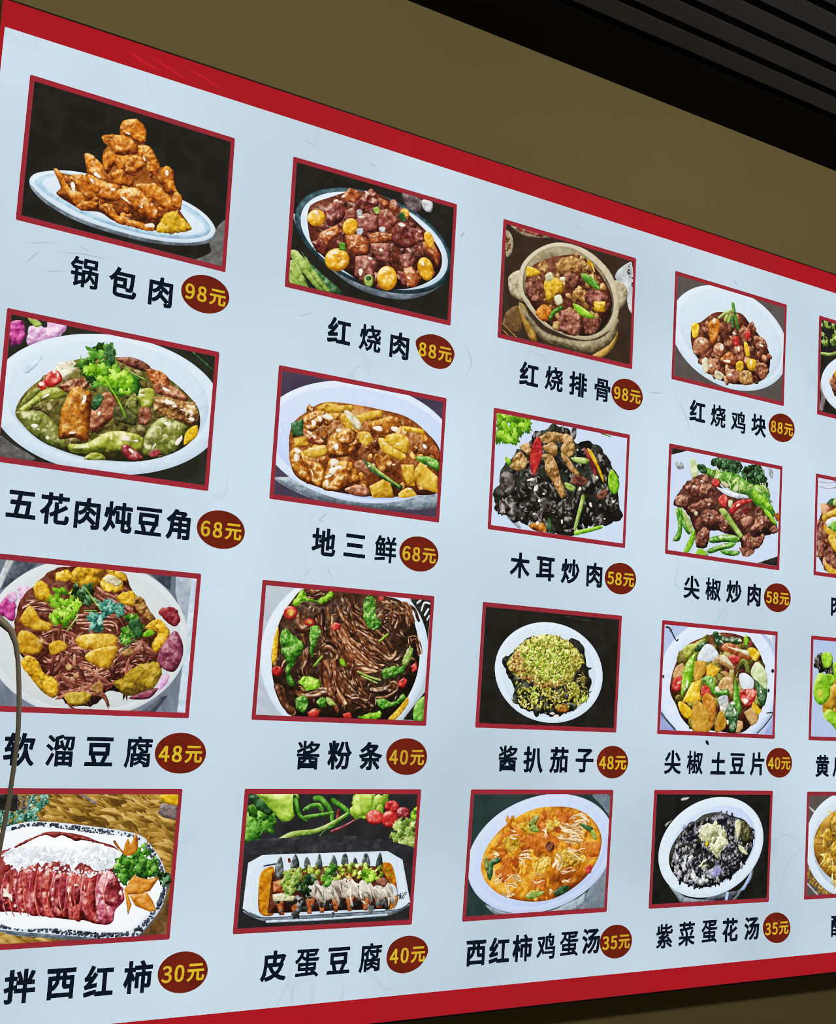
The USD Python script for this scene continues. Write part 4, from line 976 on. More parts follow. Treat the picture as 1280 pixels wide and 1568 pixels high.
P tofu potato 269,406 320,316 355,335 405,396 485,423 468,468 357,465 288,437 ;g=.2 b=.4
P tofu potato 257,558 282,481 348,487 431,547 416,613 340,628 273,610 ;g=.2 b=.4
P tofu yfried 302,684 341,633 410,667 461,740 531,769 565,833 543,894 462,859 377,777 ;r=5.772 b=.6 g=.2
P + yfried 462,805 509,770 556,801 553,877 484,858 ;g=.4
P tofu potato 476,555 540,523 600,558 548,605 494,619 ;b=.4
P tofu potato 646,511 683,481 797,462 914,465 932,526 853,564 761,570 691,563 ;b=.4 g=.2
P tofu potato 720,617 784,568 933,537 929,616 888,685 782,668 ;b=.4 g=.2
P tofu yfriedd 945,782 1033,711 1123,650 1242,632 1262,710 1210,804 1070,855 997,836 ;r=11.54 b=.9 n=.5
P tofu yfriedd 610,885 663,850 790,867 750,924 671,937 ;r=9.235 b=.9
P tofu tanb 785,812 839,776 868,830 825,865 ;r=5.772
P cashew tan 972,579 1028,542 1055,574 998,600
E peanut tan 619,694,23,-1,2,22
E peanut tan 675,746,20,-1,2,15
E peanut tan 419,536,24,-2,2,17
P radish_flower redd 1211,302 1254,247 1330,259 1368,337 1341,373 1264,344 ;r=13.85 b=.6
P radish_leaf purp 1226,587 1298,445 1344,408 1401,485 1410,576 1358,683 1270,664 ;g=.5 b=.4 st=.5 sa=40
P radish_leaf pinkl 1245,791 1275,721 1329,707 1305,777 1260,813 ;r=4.618
P radish_leaf purp 1049,878 1152,829 1252,802 1192,873
F coriander_leaf lime 463,250 497,203 563,181 625,236 645,323 551,287 485,303 ;s=53.1 n=22 k=leaf
F coriander_leaf lime 475,369 520,317 601,338 597,415 532,436 ;s=53.1 n=18 k=leaf
F coriander_leaf dgreen 597,183 720,151 739,227 802,278 758,303 663,278 ;s=48.48 n=20 k=leaf
F coriander_leaf teal 790,279 857,245 965,265 946,311 855,341 ;s=50.79 n=20 k=leaf
F coriander_leaf teal 729,361 783,318 855,341 818,444 762,459 ;s=50.79 n=18 k=leaf
F coriander_leaf green 948,446 996,330 1069,347 1102,436 1036,497 964,496 ;s=53.1 n=22 k=leaf
P coriander dgreen 1000,375 1069,347 1108,435 1082,482 1016,419 ;r=8.081
P coriander lime 1104,458 1148,410 1192,429 1153,461 ;r=4.618
S coriander_stem limeg 675,166 754,259 793,301 ;w=10.39
S coriander_stem limeg 648,356 580,466 ;w=10.39
S coriander_stem green 679,321 771,314 ;w=9.235
S coriander_stem dgreen 1058,484 971,568 ;w=9.235
#R3C2 5.68 1.3249 2.1061 2.3233 2.1009 2.3206 2.7667 1.3226 2.7672 | picture of glossy brown sweet-potato noodles with greens and red chilli in a white bowl
B fabric ;n=.4 st=.3 sa=30
P dark_mat blk 1278,29 1471,32 1464,392 1365,234 1297,86 ;s=1
S mat_stripe white 1338,72 1378,39 ;w=18.64
S mat_stripe white 1385,127 1409,60 1466,62 ;w=15.97
S mat_stripe white 1416,160 1455,98 ;w=18.64
S mat_stripe white 1441,194 1466,151 ;w=15.97
P dark_mat blk 1283,953 1489,713 1502,963 ;s=1
P lime_half green 1371,921 1386,839 1472,772 1487,958 1388,961 ;n=.2
P bowl plate 28,555 78,746 195,913 367,1040 577,1113 803,1126 1025,1078 1220,972 1370,820 1459,637 1479,440 1429,248 1312,81 1140,-45 930,-118 704,-131 482,-83 287,23 137,174 48,358 ;pw=.15 lo=.5
P sauce noodlo 125,570 130,416 178,248 255,120 337,41 623,35 1111,42 1256,101 1337,236 1395,432 1382,619 1311,784 1186,956 316,955 205,828 143,700 ;n=.4 g=.3
P + yfried 1145,957 1234,868 1311,784 1322,830 1214,955 ;pw=.3
P + yfried 119,570 124,417 154,327 160,612
F noodle_bit noodle 156,568 251,220 470,81 1099,66 1316,319 1325,610 1098,884 441,929 226,784 ;s=58.57 n=150 k=strip g=1
N noodle noodle 311,183 332,270 361,313 410,287 ;w=34.61 n=5 sp=39.93
N noodle noodle 502,146 527,291 576,400 663,496 ;w=29.28 n=8 sp=66.55
N noodle noodle 654,89 770,194 856,268 997,328 ;w=26.62 n=12 sp=79.87
N noodle noodleh 644,283 720,391 852,531 1044,566 ;w=29.28 n=14 sp=93.18
N noodle noodleh 694,245 838,372 969,479 1111,540 ;w=26.62 n=14 sp=106.5
N noodle noodle 863,348 1005,419 1134,493 1200,443 ;w=29.28 n=10 sp=79.87
N noodle noodle 479,484 579,433 663,496 618,588 ;w=39.93 n=4 sp=26.62
N noodle noodleh 558,502 626,678 716,808 776,896 ;w=37.27 n=7 sp=66.55
N noodle noodle 666,541 800,715 931,834 1003,888 ;w=34.61 n=9 sp=79.87
N noodle noodleh 772,535 812,691 846,780 ;w=39.93 n=4 sp=53.24
N noodle noodle 400,466 412,599 391,655 ;w=34.61 n=5 sp=53.24
N noodle noodle 143,700 203,807 286,902 367,954 ;w=53.24 n=3 sp=26.62
N noodle noodle 349,757 405,809 518,783 633,767 ;w=34.61 n=4 sp=33.28
N noodle noodleh 1043,221 1123,181 1167,213 1118,297 ;w=31.95 n=5 sp=33.28
N noodle noodle 1171,96 1261,159 1312,273 ;w=23.96 n=10 sp=93.18
N noodle noodle 1006,108 1117,112 1181,212 ;w=21.3 n=8 sp=93.18
N noodle noodle 1276,357 1346,341 1397,455 1375,526 ;w=21.3 n=3 sp=18.64
N noodle noodle 950,742 1087,759 1180,709 1056,703 ;w=29.28 n=5 sp=39.93
N noodle noodle 743,818 877,836 974,866 ;w=34.61 n=4 sp=39.93
N noodle noodle 338,47 417,74 519,43 ;w=31.95 n=4 sp=26.62
P greens lime 246,165 301,61 339,58 368,100 459,104 570,33 592,60 526,122 462,138 370,122 285,168 ;r=13.31 b=1.1 g=.5 nf=.7
P greens green 855,85 918,34 950,89 979,191 1025,246 981,295 897,266 856,177 ;r=15.97 b=1.1 g=.5 nf=.7
P greens green 178,391 211,334 264,364 345,414 364,491 296,583 277,661 327,725 297,737 238,707 234,597 194,500 ;r=15.97 b=1.1 g=.5 nf=.7
P greens green 413,321 476,300 505,337 473,417 445,542 423,509 ;r=11.98 b=1.1 g=.5 nf=.7
P greens lime 351,701 418,671 523,693 515,749 440,769 386,744 ;r=13.31 b=1.1 g=.5 nf=.7
P greens green 342,823 417,809 437,885 403,931 349,900 ;r=11.98 b=1.1 g=.5 nf=.7
P greens green 510,838 572,814 591,880 540,893 ;r=10.65 b=1.1 g=.5 nf=.7
P greens limeg 585,813 639,833 681,865 616,868 ;r=9.318
P greens green 1061,600 1154,561 1264,555 1254,602 1147,642 1079,656 ;r=13.31 b=1.1 g=.5 nf=.7
P greens limeg 1235,533 1281,415 1307,390 1321,471 1264,555 ;r=7.987 b=1.1 g=.5 nf=.7
P greens green 1024,819 1091,805 1175,824 1267,763 1285,809 1178,859 1070,874 ;r=11.98 b=1.1 g=.5 nf=.7
P greens lime 873,948 991,911 1071,897 1075,942 968,962 ;r=11.98 b=1.1 g=.5 nf=.7
S greens_stem limeg 838,611 942,646 1053,669 ;w=15.97
S greens_stem limeg 874,643 1027,693 ;w=11.98
S greens_stem lime 1009,385 1092,316 ;w=15.97
S greens_stem lime 463,596 533,514 ;w=15.97
P greens lime 679,529 719,538 736,582 696,573
E tomato red 239,221,55,-4,4,51 ;g=.4
E + crisp2 239,221,30,-2,3,29 ;b=1
E tomato red 403,279,44,-3,3,29 ;g=.4
E + crisp2 403,279,23,-2,1,16
P red_chilli red 580,298 616,262 670,270 659,304 609,330 ;g=.5 s=1
E red_chilli red 166,644,45,-2,3,37 ;g=.4
P red_chilli red 1313,553 1360,515 1378,573 1331,598 ;g=.4 s=1
P red_chilli red 1204,674 1257,636 1294,658 1264,717 1214,708 ;g=.6 s=1
P red_chilli red 441,929 489,900 542,915 533,959 456,962 ;g=.4 s=1
P red_chilli red 739,930 804,911 821,956 755,963 ;g=.6 s=1
P red_chilli red 974,47 1029,49 1004,80
#R3C3 7.02 2.6387 2.1051 3.6341 2.1037 3.6297 2.7659 2.6353 2.7660 | picture of aubergine covered with chopped garlic and scallion on a round white plate
B blk ;n=.4
S table_streak blkg 846,50 1035,67 1284,80 ;w=13.16
S table_streak blkg 1195,200 1335,212 ;w=10.53
P plate plate 158,481 177,609 250,729 371,829 528,900 705,933 885,927 1050,881 1185,800 1275,692 1313,568 1294,440 1221,320 1100,220 943,150 766,117 586,123 421,169 286,250 196,357 ;pw=.1 lo=.6
P + platein 223,498 241,610 306,715 413,801 550,861 704,888 861,880 1004,837 1120,765 1198,669 1229,560 1211,447 1146,343 1040,256 902,197 748,170 592,178 448,220 332,293 254,389 ;pw=.3 lo=.6
P aubergine_bed blkg 229,450 288,408 348,355 444,279 493,246 595,230 698,208 859,243 1021,253 1095,330 1130,441 1186,459 1147,492 1180,572 1150,727 1059,782 929,847 812,881 642,867 525,851 419,796 365,758 359,670 303,594 273,537 ;r=15.79 n=.2
F aubergine_skin fungusg 326,573 542,563 807,630 995,642 1057,761 811,861 589,849 404,777 ;s=68.42 n=70 k=chunk g=.6
F aubergine_skin olivemix 930,483 1150,533 1163,716 1030,762 916,666 ;s=52.63 n=40 k=strip g=.3
P pepper_strip olivel 965,603 1005,591 1068,720 1028,732
P fried_bit crisp2 806,791 924,777 954,826 876,849 808,821 ;r=7.895 b=1
P garlic_layer garlic 283,497 348,365 494,266 698,213 887,251 1026,324 1088,433 1012,499 964,593 730,644 545,612 376,571 ;r=18.42 b=2 n=.6 nf=.5
F garlic_scrap garlic 283,497 348,365 494,266 698,213 887,251 1026,324 1102,433 1012,499 964,593 730,644 545,612 376,571 ;s=31.58 n=290 k=grain g=.3
F scallion_bit garlicg 400,381 573,281 779,238 919,331 928,462 805,590 619,559 510,485 ;s=31.58 n=220 k=grain g=.3
F garlic_scrap garlicb 296,506 374,373 466,407 434,489 623,619 780,611 882,556 809,650 626,658 415,579 ;s=28.95 n=110 k=grain
F garlic_scrap garlic 368,630 626,658 970,663 1068,537 1127,595 1084,760 820,811 535,821 ;s=28.95 n=150 k=grain
F garlic_scrap garlic 625,638 810,670 939,604 984,683 818,781 684,736 ;s=26.32 n=90 k=grain
F scallion_bit garlicg 522,643 599,640 596,779 544,771 ;s=28.95 n=30 k=grain
F scallion_bit garlicg 1054,721 1133,687 1138,748 1085,770 ;s=31.58 n=16 k=grain
F garlic_scrap garlic 385,689 525,683 614,838 498,832 418,786 ;s=26.32 n=50 k=grain
E highlight glare 758,858,39,-1,0,5 ;pw=.7 fl=.3 r=19.74 n=.5
E + glare 812,876,22,-1,0,4 ;pw=.7 fl=.3 r=11.84 n=.5
E + glare 693,855,11,0,0,4 ;pw=.7 fl=.3 r=7.895 n=.5
#R3C4 8.44 3.9532 2.1049 4.9533 2.1048 4.9535 2.7694 3.9494 2.7653 | picture of potato slices with green peppers and tomato in a pale speckled plate
B plateb ;n=.1
P corner_dark bluec 28,805 223,958 38,964 ;s=1
P plate platev -22,598 37,771 167,918 353,1025 579,1081 821,1081 1057,1024 1263,916 1419,768 1509,595 1526,412 1467,239 1338,91 1151,-16 926,-72 683,-71 447,-14 241,93 85,241 -5,415 ;pw=.1 lo=.4
P corner_dark bluec 1363,951 1479,769 1487,956 ;s=1
P + white 1320,34 1431,31 1458,154 1377,73 ;s=1
S plate_rim_line denimd 28,805 119,882 223,958 ;w=18.46
S plate_rim_line denimd 1253,954 1359,876 1458,779 ;w=15.83
S plate_motif blkg 43,57 94,67 135,119 182,175 ;w=18.46 t=.5
S plate_motif blkg 182,175 206,155 ;w=15.83
S plate_motif blkg 89,95 126,74 ;w=10.55
E plate_motif blkg 39,494,15,-1,1,14
E plate_motif blkg 1444,369,20,-1,1,19
E plate_motif blkg 1395,554,17,-1,1,17
S plate_motif blkg 1375,763 1457,755 1451,779 ;w=13.19
P sauce porklo 125,579 165,415 280,228 505,121 791,56 1130,108 1289,259 1369,491 1336,680 1208,853 1051,951 655,945 423,934 279,841 210,736 142,650 ;n=.3
F veg_scrap vegmix 196,504 307,244 661,111 1133,155 1325,446 1231,778 836,912 447,897 259,725 ;s=118.7 n=60 k=chunk g=.4
P onion olivel 268,228 405,174 532,129 508,176 409,247 298,317 ;r=7.913 b=.5 fl=.55
P green_pepper dgreen 633,67 685,54 793,102 994,89 1022,125 930,159 782,149 718,181 650,149 ;g=1 b=.8
P green_pepper lime 1035,114 1060,56 1110,119 1078,159 1051,151 ;g=.4
P tomato redd 1117,109 1158,116 1147,164 1105,147 ;fl=.55
P green_pepper dgreen 409,247 457,180 546,156 524,221 448,254 ;g=.9
P onion white 445,318 535,184 613,179 708,247 685,304 543,340 ;b=.3 fl=.55
P tomato red 842,267 935,252 1003,276 965,325 898,328 ;g=.3 fl=.55
P tomato porkor 751,189 822,147 930,159 1068,216 1152,276 1044,283 894,245 786,224 ;b=.5 g=.4 fl=.55
P + cream 824,184 972,193 1108,204 1124,250 1014,228
P yellow_pepper yel 1093,186 1175,171 1260,223 1208,292 1152,267 ;g=.4 fl=.55
P potato tan 634,325 722,265 801,251 940,363 902,393 794,362 726,338 ;b=.4 s=1 fl=.55
P + cream 724,292 788,261 927,364 832,341
P potato yfried 565,375 622,344 742,384 706,441 668,470 570,457 ;g=.4 s=1 fl=.55
P potato crisp3 396,357 440,336 556,339 549,440 438,518 395,439 ;g=.2 pw=.3 fl=.55
P potato tan 158,506 178,415 276,364 283,490 ;b=.4 fl=.55
P tomato red 165,613 165,514 270,482 264,590 ;g=.5 b=.5 fl=.55
P green_pepper lime 268,662 269,473 325,343 423,264 415,356 387,521 339,587 ;g=.9 b=.5
P green_pepper olive 945,447 1004,294 1071,281 1142,343 1132,409 1077,403 1046,320 994,370 972,464 ;g=.5
P potato cream2 1145,408 1208,301 1292,325 1366,425 1357,539 1245,488 ;pw=.3 fl=.55
P potato tan 744,420 809,408 891,440 866,479 812,454 ;b=.6 fl=.55
P potato tan 725,550 786,464 906,467 923,541 913,615 805,583 ;b=.5 g=.2 fl=.55
P onion white 997,425 1077,412 1189,472 1179,547 1058,562 1008,509 ;b=.3 fl=.55
P green_pepper dgreen 1216,470 1301,522 1372,566 1337,699 1267,665 1221,573 ;g=.9
P green_pepper green 513,496 576,457 655,471 685,543 779,575 844,563 873,617 742,632 636,609 581,548 ;g=.9
P tomato red 508,633 529,550 607,556 638,636 574,657 ;fl=.55
P tomato red 1018,573 1221,554 1224,620 1172,687 1079,710 1022,647 ;g=.9 b=.9 fl=.55
P potato yel 277,706 387,530 501,497 493,598 511,678 398,710 ;s=1 g=.3 fl=.55
P potato yel 233,708 283,706 414,782 399,845 316,839 249,770 ;g=.3 fl=.55
P potato crisp2 524,678 572,612 651,636 699,689 701,843 654,927 622,810 565,731 ;pw=.3 g=.2 fl=.55
P potato crisp3 417,709 460,685 565,731 629,819 636,950 424,943 ;pw=.25 fl=.55
P potato crisp3 714,843 763,768 817,794 836,912 708,957 ;pw=.3 fl=.55
P onion greyw 730,651 847,627 855,765 775,759 747,714 ;g=.5 fl=.55
P green_pepper green 926,614 933,484 990,556 1008,648 1040,739 978,834 920,744 ;g=.6
P green_pepper dgreen 817,803 890,681 973,742 1016,795 957,954 891,947 874,874 ;g=1 b=.7
P potato yel 1185,668 1311,738 1259,786 1161,734 ;s=1 fl=.55
P potato tan 1068,766 1174,715 1259,796 1249,852 1169,892 ;s=1 b=.4 fl=.55
P potato tan 971,953 992,842 1059,849 1062,914 1024,956 ;s=1 fl=.55
E highlight glare 712,80,25,8,-5,7 ;pw=.7 fl=.3 r=17.15 n=.5
E + glare 742,143,26,13,-6,6 ;pw=.7 fl=.3 r=18.46 n=.5
E + glare 873,97,24,-5,2,7 ;pw=.7 fl=.3 r=14.51 n=.5
E + glare 981,118,22,1,-2,8 ;pw=.7 fl=.3 r=14.51 n=.5
E + glare 801,739,37,-1,1,15 ;pw=.7 fl=.3 r=21.1 n=.5
E + glare 825,711,24,-1,1,11 ;pw=.7 fl=.3 r=17.15 n=.5
E + glare 739,577,42,6,-2,7 ;pw=.7 fl=.3 r=21.1 n=.5
E + glare 630,500,10,0,1,16 ;pw=.7 fl=.3 r=14.51 n=.5
E + glare 924,688,24,-1,1,14 ;pw=.7 fl=.3 r=19.78 n=.5
E + glare 947,761,11,-2,8,25 ;pw=.7 fl=.3 r=21.1 n=.5
E + glare 336,533,10,1,-11,36 ;pw=.7 fl=.3 r=21.1 n=.5
E + glare 302,597,12,1,-3,16 ;pw=.7 fl=.3 r=17.15 n=.5
E + glare 521,176,25,-5,2,7 ;pw=.7 fl=.3 r=17.15 n=.5
E + glare 1090,663,27,-1,1,14 ;pw=.7 fl=.3 r=19.78 n=.5
E + glare 860,865,13,0,1,19 ;pw=.7 fl=.3 r=18.46 n=.5
E + glare 1290,570,18,9,-7,6 ;pw=.7 fl=.3 r=14.51 n=.5
E + glare 431,619,8,0,0,6 ;pw=.7 fl=.3 r=7.913 n=.5
E + glare 223,538,14,-7,3,4 ;pw=.7 fl=.3 r=10.55 n=.5
#R3C5 10.03 5.2719 2.1068 6.2727 2.1068 6.2727 2.7696 5.2735 2.7696 | picture of scrambled egg with bright green cucumber slices, cut off by the photo's edge
B plateb ;n=.1
F black_fungus fungus 73,175 373,246 624,278 282,340 95,306 ;s=84.44 n=34 k=chunk g=.8
P cucumber lime 157,170 240,143 316,183 296,273 212,300 159,236
P cucumber lime 329,249 414,244 420,400 351,381
P cucumber lime 232,365 333,360 370,424 287,472
F black_fungus fungus 412,178 1046,141 1200,408 626,345 ;s=105.6 n=24 k=chunk g=.8
F scrambled_egg garlicy 243,650 355,491 731,339 1126,365 1244,635 997,848 504,796 ;s=161.8 n=90 k=chunk
P cucumber lime 46,505 114,360 215,366 287,472 274,583 159,658 74,613
E + limey 138,545,47,-2,2,39
P cucumber lime 197,762 278,693 434,776 440,930 335,845
E cucumber lime 634,568,175,-7,3,89
E cucumber lime 713,812,167,33,-38,72
E cucumber lime 727,227,154,27,-43,83
E cucumber lime 1053,369,160,-8,3,91
E cucumber lime 1100,686,168,-6,3,82
E cucumber lime 951,533,126,40,-58,69
E cucumber lime 451,309,104,-5,2,58
#R4C1 4.37 -0.0006 3.0879 1.0008 3.0879 0.9980 3.7517 -0.0006 3.7517 | picture of sliced tomato dusted with white sugar on a patterned octagonal plate
B wood ;n=.5
F straw_strip wood 450,36 1468,35 1537,987 1243,1008 355,955 346,865 1226,835 1076,352 497,212 ;s=128.7 n=420 k=strip an=20 aj=4
P tabletop wooddk 1239,974 1446,710 1502,956 1451,991 ;n=.5
P dark_object blk 262,36 365,36 385,137 301,146 277,182 ;n=.3
F teal_beads teal 321,247 330,155 440,119 451,45 566,40 571,92 501,156 535,212 392,211 ;s=23.76 n=200 k=grain
F grey_beads grey 370,36 450,36 450,128 385,137 ;s=17.82 n=50 k=grain
F teal_beads teal 272,137 329,146 322,256 285,264 ;s=23.76 n=40 k=grain
S dark_twig greyred 782,36 866,83 898,93 ;w=17.82
P yellow_napkin yel 1330,59 1349,33 1462,35 1469,104 1409,99
P red_box greyred 1329,157 1349,94 1470,114 1473,207 1374,187 ;s=1
P plate platelo 283,789 348,883 636,935 1035,977 1239,974 1346,889 1437,729 1431,554 ;pw=.3
P + plate 255,518 267,273 421,213 564,208 862,239 1162,286 1239,316 1331,405 1406,514 1437,642 1428,748 1354,861 1239,965 1033,958 732,922 346,869 288,844 ;pw=.06 lo=.5
F plate_pattern denimd 340,256 422,222 565,218 863,250 1164,298 1224,326 1215,340 1155,315 866,282 567,241 424,243 351,270 ;s=19.8 n=150 k=grain
F plate_pattern denimd 343,833 728,885 1030,925 1214,930 1228,959 1032,953 730,911 345,856 ;s=23.76 n=150 k=grain
F plate_pattern denimd 1215,935 1330,831 1399,670 1422,632 1422,738 1344,860 1238,960 ;s=25.74 n=70 k=grain
F plate_pattern denimd 1263,356 1346,445 1410,553 1395,572 1328,483 1257,394 ;s=25.74 n=50 k=grain
P + white 270,482 289,301 424,243 567,241 866,282 1155,320 1246,394 1352,513 1396,631 1384,727 1309,830 1203,915 1029,920 727,880 342,824 ;pw=.06 lo=.7
P tomato_bed melonlo 262,400 334,375 432,322 570,273 687,275 828,300 921,335 1037,370 1082,419 1052,533 1102,620 1141,707 1077,790 1064,865 984,866 881,837 821,832 701,814 583,790 429,760 296,736 ;n=.3
F tomato_edge melon 305,465 1007,484 1104,639 1077,790 982,852 720,801 428,751 333,738 ;s=43.56 n=70 k=chunk g=.7
P tomato_slice melon 319,601 354,575 429,669 476,762 391,758 333,738 ;g=.9 b=1 st=.35 sa=80 n=.5
P tomato_slice melon 388,540 432,514 471,616 491,727 477,772 432,706 ;g=.6 b=.8 st=.35 sa=80 n=.5
P tomato_slice melon 448,487 491,442 544,490 537,618 583,786 516,782 467,671 ;g=.6 b=.8 st=.35 sa=80 n=.5
P tomato_slice melon 538,526 573,491 609,566 602,695 622,797 583,786 ;g=.5 b=.7 st=.35 sa=80 n=.5
P tomato_slice melonh 570,564 612,501 654,530 636,641 646,743 681,809 612,787 ;g=.6 b=.7 st=.35 sa=80 n=.5
P tomato_slice melon 637,604 664,540 733,542 755,664 768,794 721,811 667,762 ;g=.8 b=.8 st=.35 sa=80 n=.5
P + redd 662,567 731,570 737,682 727,774 677,716 ;b=.8
P tomato_slice melonh 737,579 760,515 833,554 849,667 839,816 780,823 759,701 ;g=.7 b=.9 st=.35 sa=80 n=.5
P + redd 774,608 824,610 835,723 792,740 ;b=.8
P tomato_slice melon 837,592 869,518 931,539 946,690 955,785 1024,863 922,849 863,762 ;g=.6 b=.6 st=.35 sa=80 n=.5
P tomato_slice melonp 955,785 949,615 991,531 1053,542 1114,640 1142,717 1087,781 1074,856 1004,867 ;g=.9 b=.9 st=.35 sa=80 n=.5
P + redd 1011,730 1018,598 1078,581 1118,678 1084,753 ;b=.8 g=.4
S slice_edge melonp 338,520 327,629 348,729 375,780 ;w=8.909 n=.7 t=.5
S slice_edge melonh 381,507 371,630 392,731 420,792 ;w=10.89 n=.7 t=.5
S slice_edge melonp 424,494 416,632 437,733 465,785 ;w=12.87 n=.7 t=.5
S slice_edge melonh 475,525 463,634 484,735 513,796 ;w=8.909 n=.7 t=.5
S slice_edge melonp 509,511 499,635 521,737 549,789 ;w=10.89 n=.7 t=.5
S slice_edge melonh 544,497 535,637 557,739 586,800 ;w=12.87 n=.7 t=.5
S slice_edge melonp 586,528 574,638 596,740 624,792 ;w=8.909 n=.7 t=.5
S slice_edge melonh 625,514 614,640 636,742 665,803 ;w=10.89 n=.7 t=.5
S slice_edge melonp 655,500 645,641 667,743 696,796 ;w=12.87 n=.7 t=.5
S slice_edge melonh 705,532 692,643 714,746 744,807 ;w=8.909 n=.7 t=.5
S slice_edge melonp 752,518 741,645 763,748 792,800 ;w=10.89 n=.7 t=.5
S slice_edge melonh 802,505 793,646 815,750 844,812 ;w=12.87 n=.7 t=.5
S slice_edge melonp 853,536 840,648 862,752 891,805 ;w=8.909 n=.7 t=.5
S slice_edge melonh 900,523 888,650 910,754 941,817 ;w=10.89 n=.7 t=.5
S slice_edge melonp 953,509 942,652 965,757 994,810 ;w=12.87 n=.7 t=.5
S slice_edge melonh 1006,541 993,654 1015,759 1046,822 ;w=8.909 n=.7 t=.5
P sugar sugarw 320,429 386,339 476,295 600,278 709,303 829,314 912,344 1017,380 1080,400 1074,438 1037,485 988,502 929,520 887,500 863,452 806,478 760,515 734,458 703,438 647,465 607,445 563,490 530,453 482,442 439,487 412,504 371,467 334,475 ;r=9.899 pw=.1 lo=.8 b=.3
F sugar sugarw 320,429 420,486 541,462 637,455 736,477 824,460 887,500 1009,503 1073,428 976,379 677,373 390,376 ;s=41.58 n=130 k=leaf
F sugar_grain sugarw 361,466 496,488 621,492 769,506 910,529 1029,504 1085,448 1079,486 933,558 772,543 546,518 385,513 ;s=15.84 n=110 k=grain
F sugar_shadow denim 529,434 584,417 762,440 901,434 1024,456 988,502 907,500 768,496 590,473 ;s=6.929 n=60 k=grain
P tomato_skin melonlo 370,362 432,326 561,278 667,272 808,302 922,338 912,345 810,325 771,332 730,313 669,293 632,307 562,291 443,338 380,366 ;r=3.96
F parsley green 1065,562 1085,448 1163,402 1243,365 1303,444 1356,552 1200,566 1099,591 ;s=51.47 n=80 k=leaf
F parsley dgreen 1335,551 1420,554 1456,594 1417,631 1360,591 ;s=39.6 n=16 k=leaf
S carrot_flower crisp2 1028,332 1068,381 1113,420 ;w=17.82 t=.4
P carrot_flower carrot 1103,420 1124,319 1148,353 1178,287 1199,345 1195,402 1156,430 ;g=.2
S carrot_flower crisp2 1279,298 1259,365 ;w=11.88 t=.4
P carrot_flower carrot 1130,650 1171,584 1199,552 1211,571 1286,588 1374,576 1314,666 1242,683 1149,684 ;s=1 g=.2
P carrot_flower carrot 1170,689 1294,675 1342,735 1369,794 1327,802 1219,758 ;s=1 g=.3
P carrot_flower carrot 1130,650 1159,679 1192,748 1173,818 1154,737 ;s=1
E highlight glare 341,629,11,-4,11,24 ;pw=.7 fl=.3 r=15.84 n=.5
E + glare 383,676,10,-3,12,26 ;pw=.7 fl=.3 r=15.84 n=.5
E + glare 415,723,9,0,1,10 ;pw=.7 fl=.3 r=9.899 n=.5
E + glare 647,659,5,0,3,33 ;pw=.7 fl=.3 r=15.84 n=.5
E + glare 755,664,5,0,4,38 ;pw=.7 fl=.3 r=15.84 n=.5
E + glare 859,621,5,0,2,20 ;pw=.7 fl=.3 r=11.88 n=.5
E + glare 958,709,6,2,-8,29 ;pw=.7 fl=.3 r=15.84 n=.5
E + glare 1106,658,5,0,2,16 ;pw=.7 fl=.3 r=9.899 n=.5
E + glare 1014,560,8,3,-4,14 ;pw=.7 fl=.3 r=10.89 n=.5
E + glare 799,609,15,1,0,4 ;pw=.7 fl=.3 r=7.919 n=.5
#R4C2 5.56 1.3165 3.0863 2.3152 3.0856 2.3083 3.7544 1.3111 3.7472 | picture of preserved-egg tofu on a long white plate with raw vegetables behind
B blkv ;n=.15
F lettuce green 16,140 83,119 229,185 224,262 92,337 36,348 ;s=80.79 n=50 k=leaf
P cabbage dgreen 33,53 164,42 248,119 204,185 83,119 ;r=8.079 n=.5
P cabbage limec 94,36 421,36 441,109 399,209 323,230 240,163 156,86 ;b=.3 st=.8 sa=20
P cabbage dgreen 389,42 437,64 448,176 408,175
F lettuce limec 866,87 957,36 1110,36 1184,88 1148,157 1012,191 900,156 ;s=80.79 n=36 k=leaf
P cabbage limec 905,64 999,36 1069,53 1039,179 944,190 897,133 ;st=.6 sa=80 b=.3
N green_chilli green 448,176 547,120 614,120 661,199 ;w=29.62 n=2 sp=13.46
S green_chilli green 411,64 448,176 518,226 ;w=35.01 t=.4
S green_chilli green 556,70 622,70 710,155 731,234 ;w=40.39 t=.7
S green_chilli green 489,204 607,188 738,166 ;w=32.32 t=.5
S green_chilli green 703,75 773,110 860,167 797,223 696,290 ;w=40.39 t=.6
S green_chilli limeg 279,379 409,320 590,300 732,245 847,178 ;w=45.78 t=.25
S green_chilli dgreen 610,367 670,301 722,279 ;w=18.85 t=.4
S red_chilli redd 724,307 828,269 933,219 ;w=18.85 t=.4
S red_chilli red 776,144 769,212 ;w=16.16
E tomato red 1241,128,65,0,4,46 ;g=.6
E tomato red 1093,205,75,1,5,55 ;g=.6
E tomato red 1231,221,76,1,6,63 ;g=.6
E tomato redd 1347,175,66,0,4,44 ;g=.6
F lettuce limeg 1260,308 1338,228 1468,240 1482,404 1311,413 ;s=61.94 n=50 k=leaf
F lettuce lime 1417,158 1467,147 1474,229 1436,205 ;s=40.39 n=8 k=leaf
P table_sheen greyd 38,369 411,342 943,338 1455,427 1473,474 46,446 ;pw=.15 n=.2 fl=.95
P plate platelo 65,836 235,913 860,917 1272,923 1464,856 1447,833 589,856 ;pw=.3
S + plate 248,921 727,923 1271,915 ;w=16.16
P + plate 71,511 179,459 552,456 1230,452 1370,518 1469,833 1360,887 858,889 233,896 57,824 ;s=1 pw=.06 lo=.5
S + denimd 65,836 233,891 858,889 1352,881 1462,833 ;w=6.732
P + platein 179,465 1231,460 1321,517 1375,818 1267,872 244,875 138,817 110,534 ;s=1 pw=.2 lo=.6
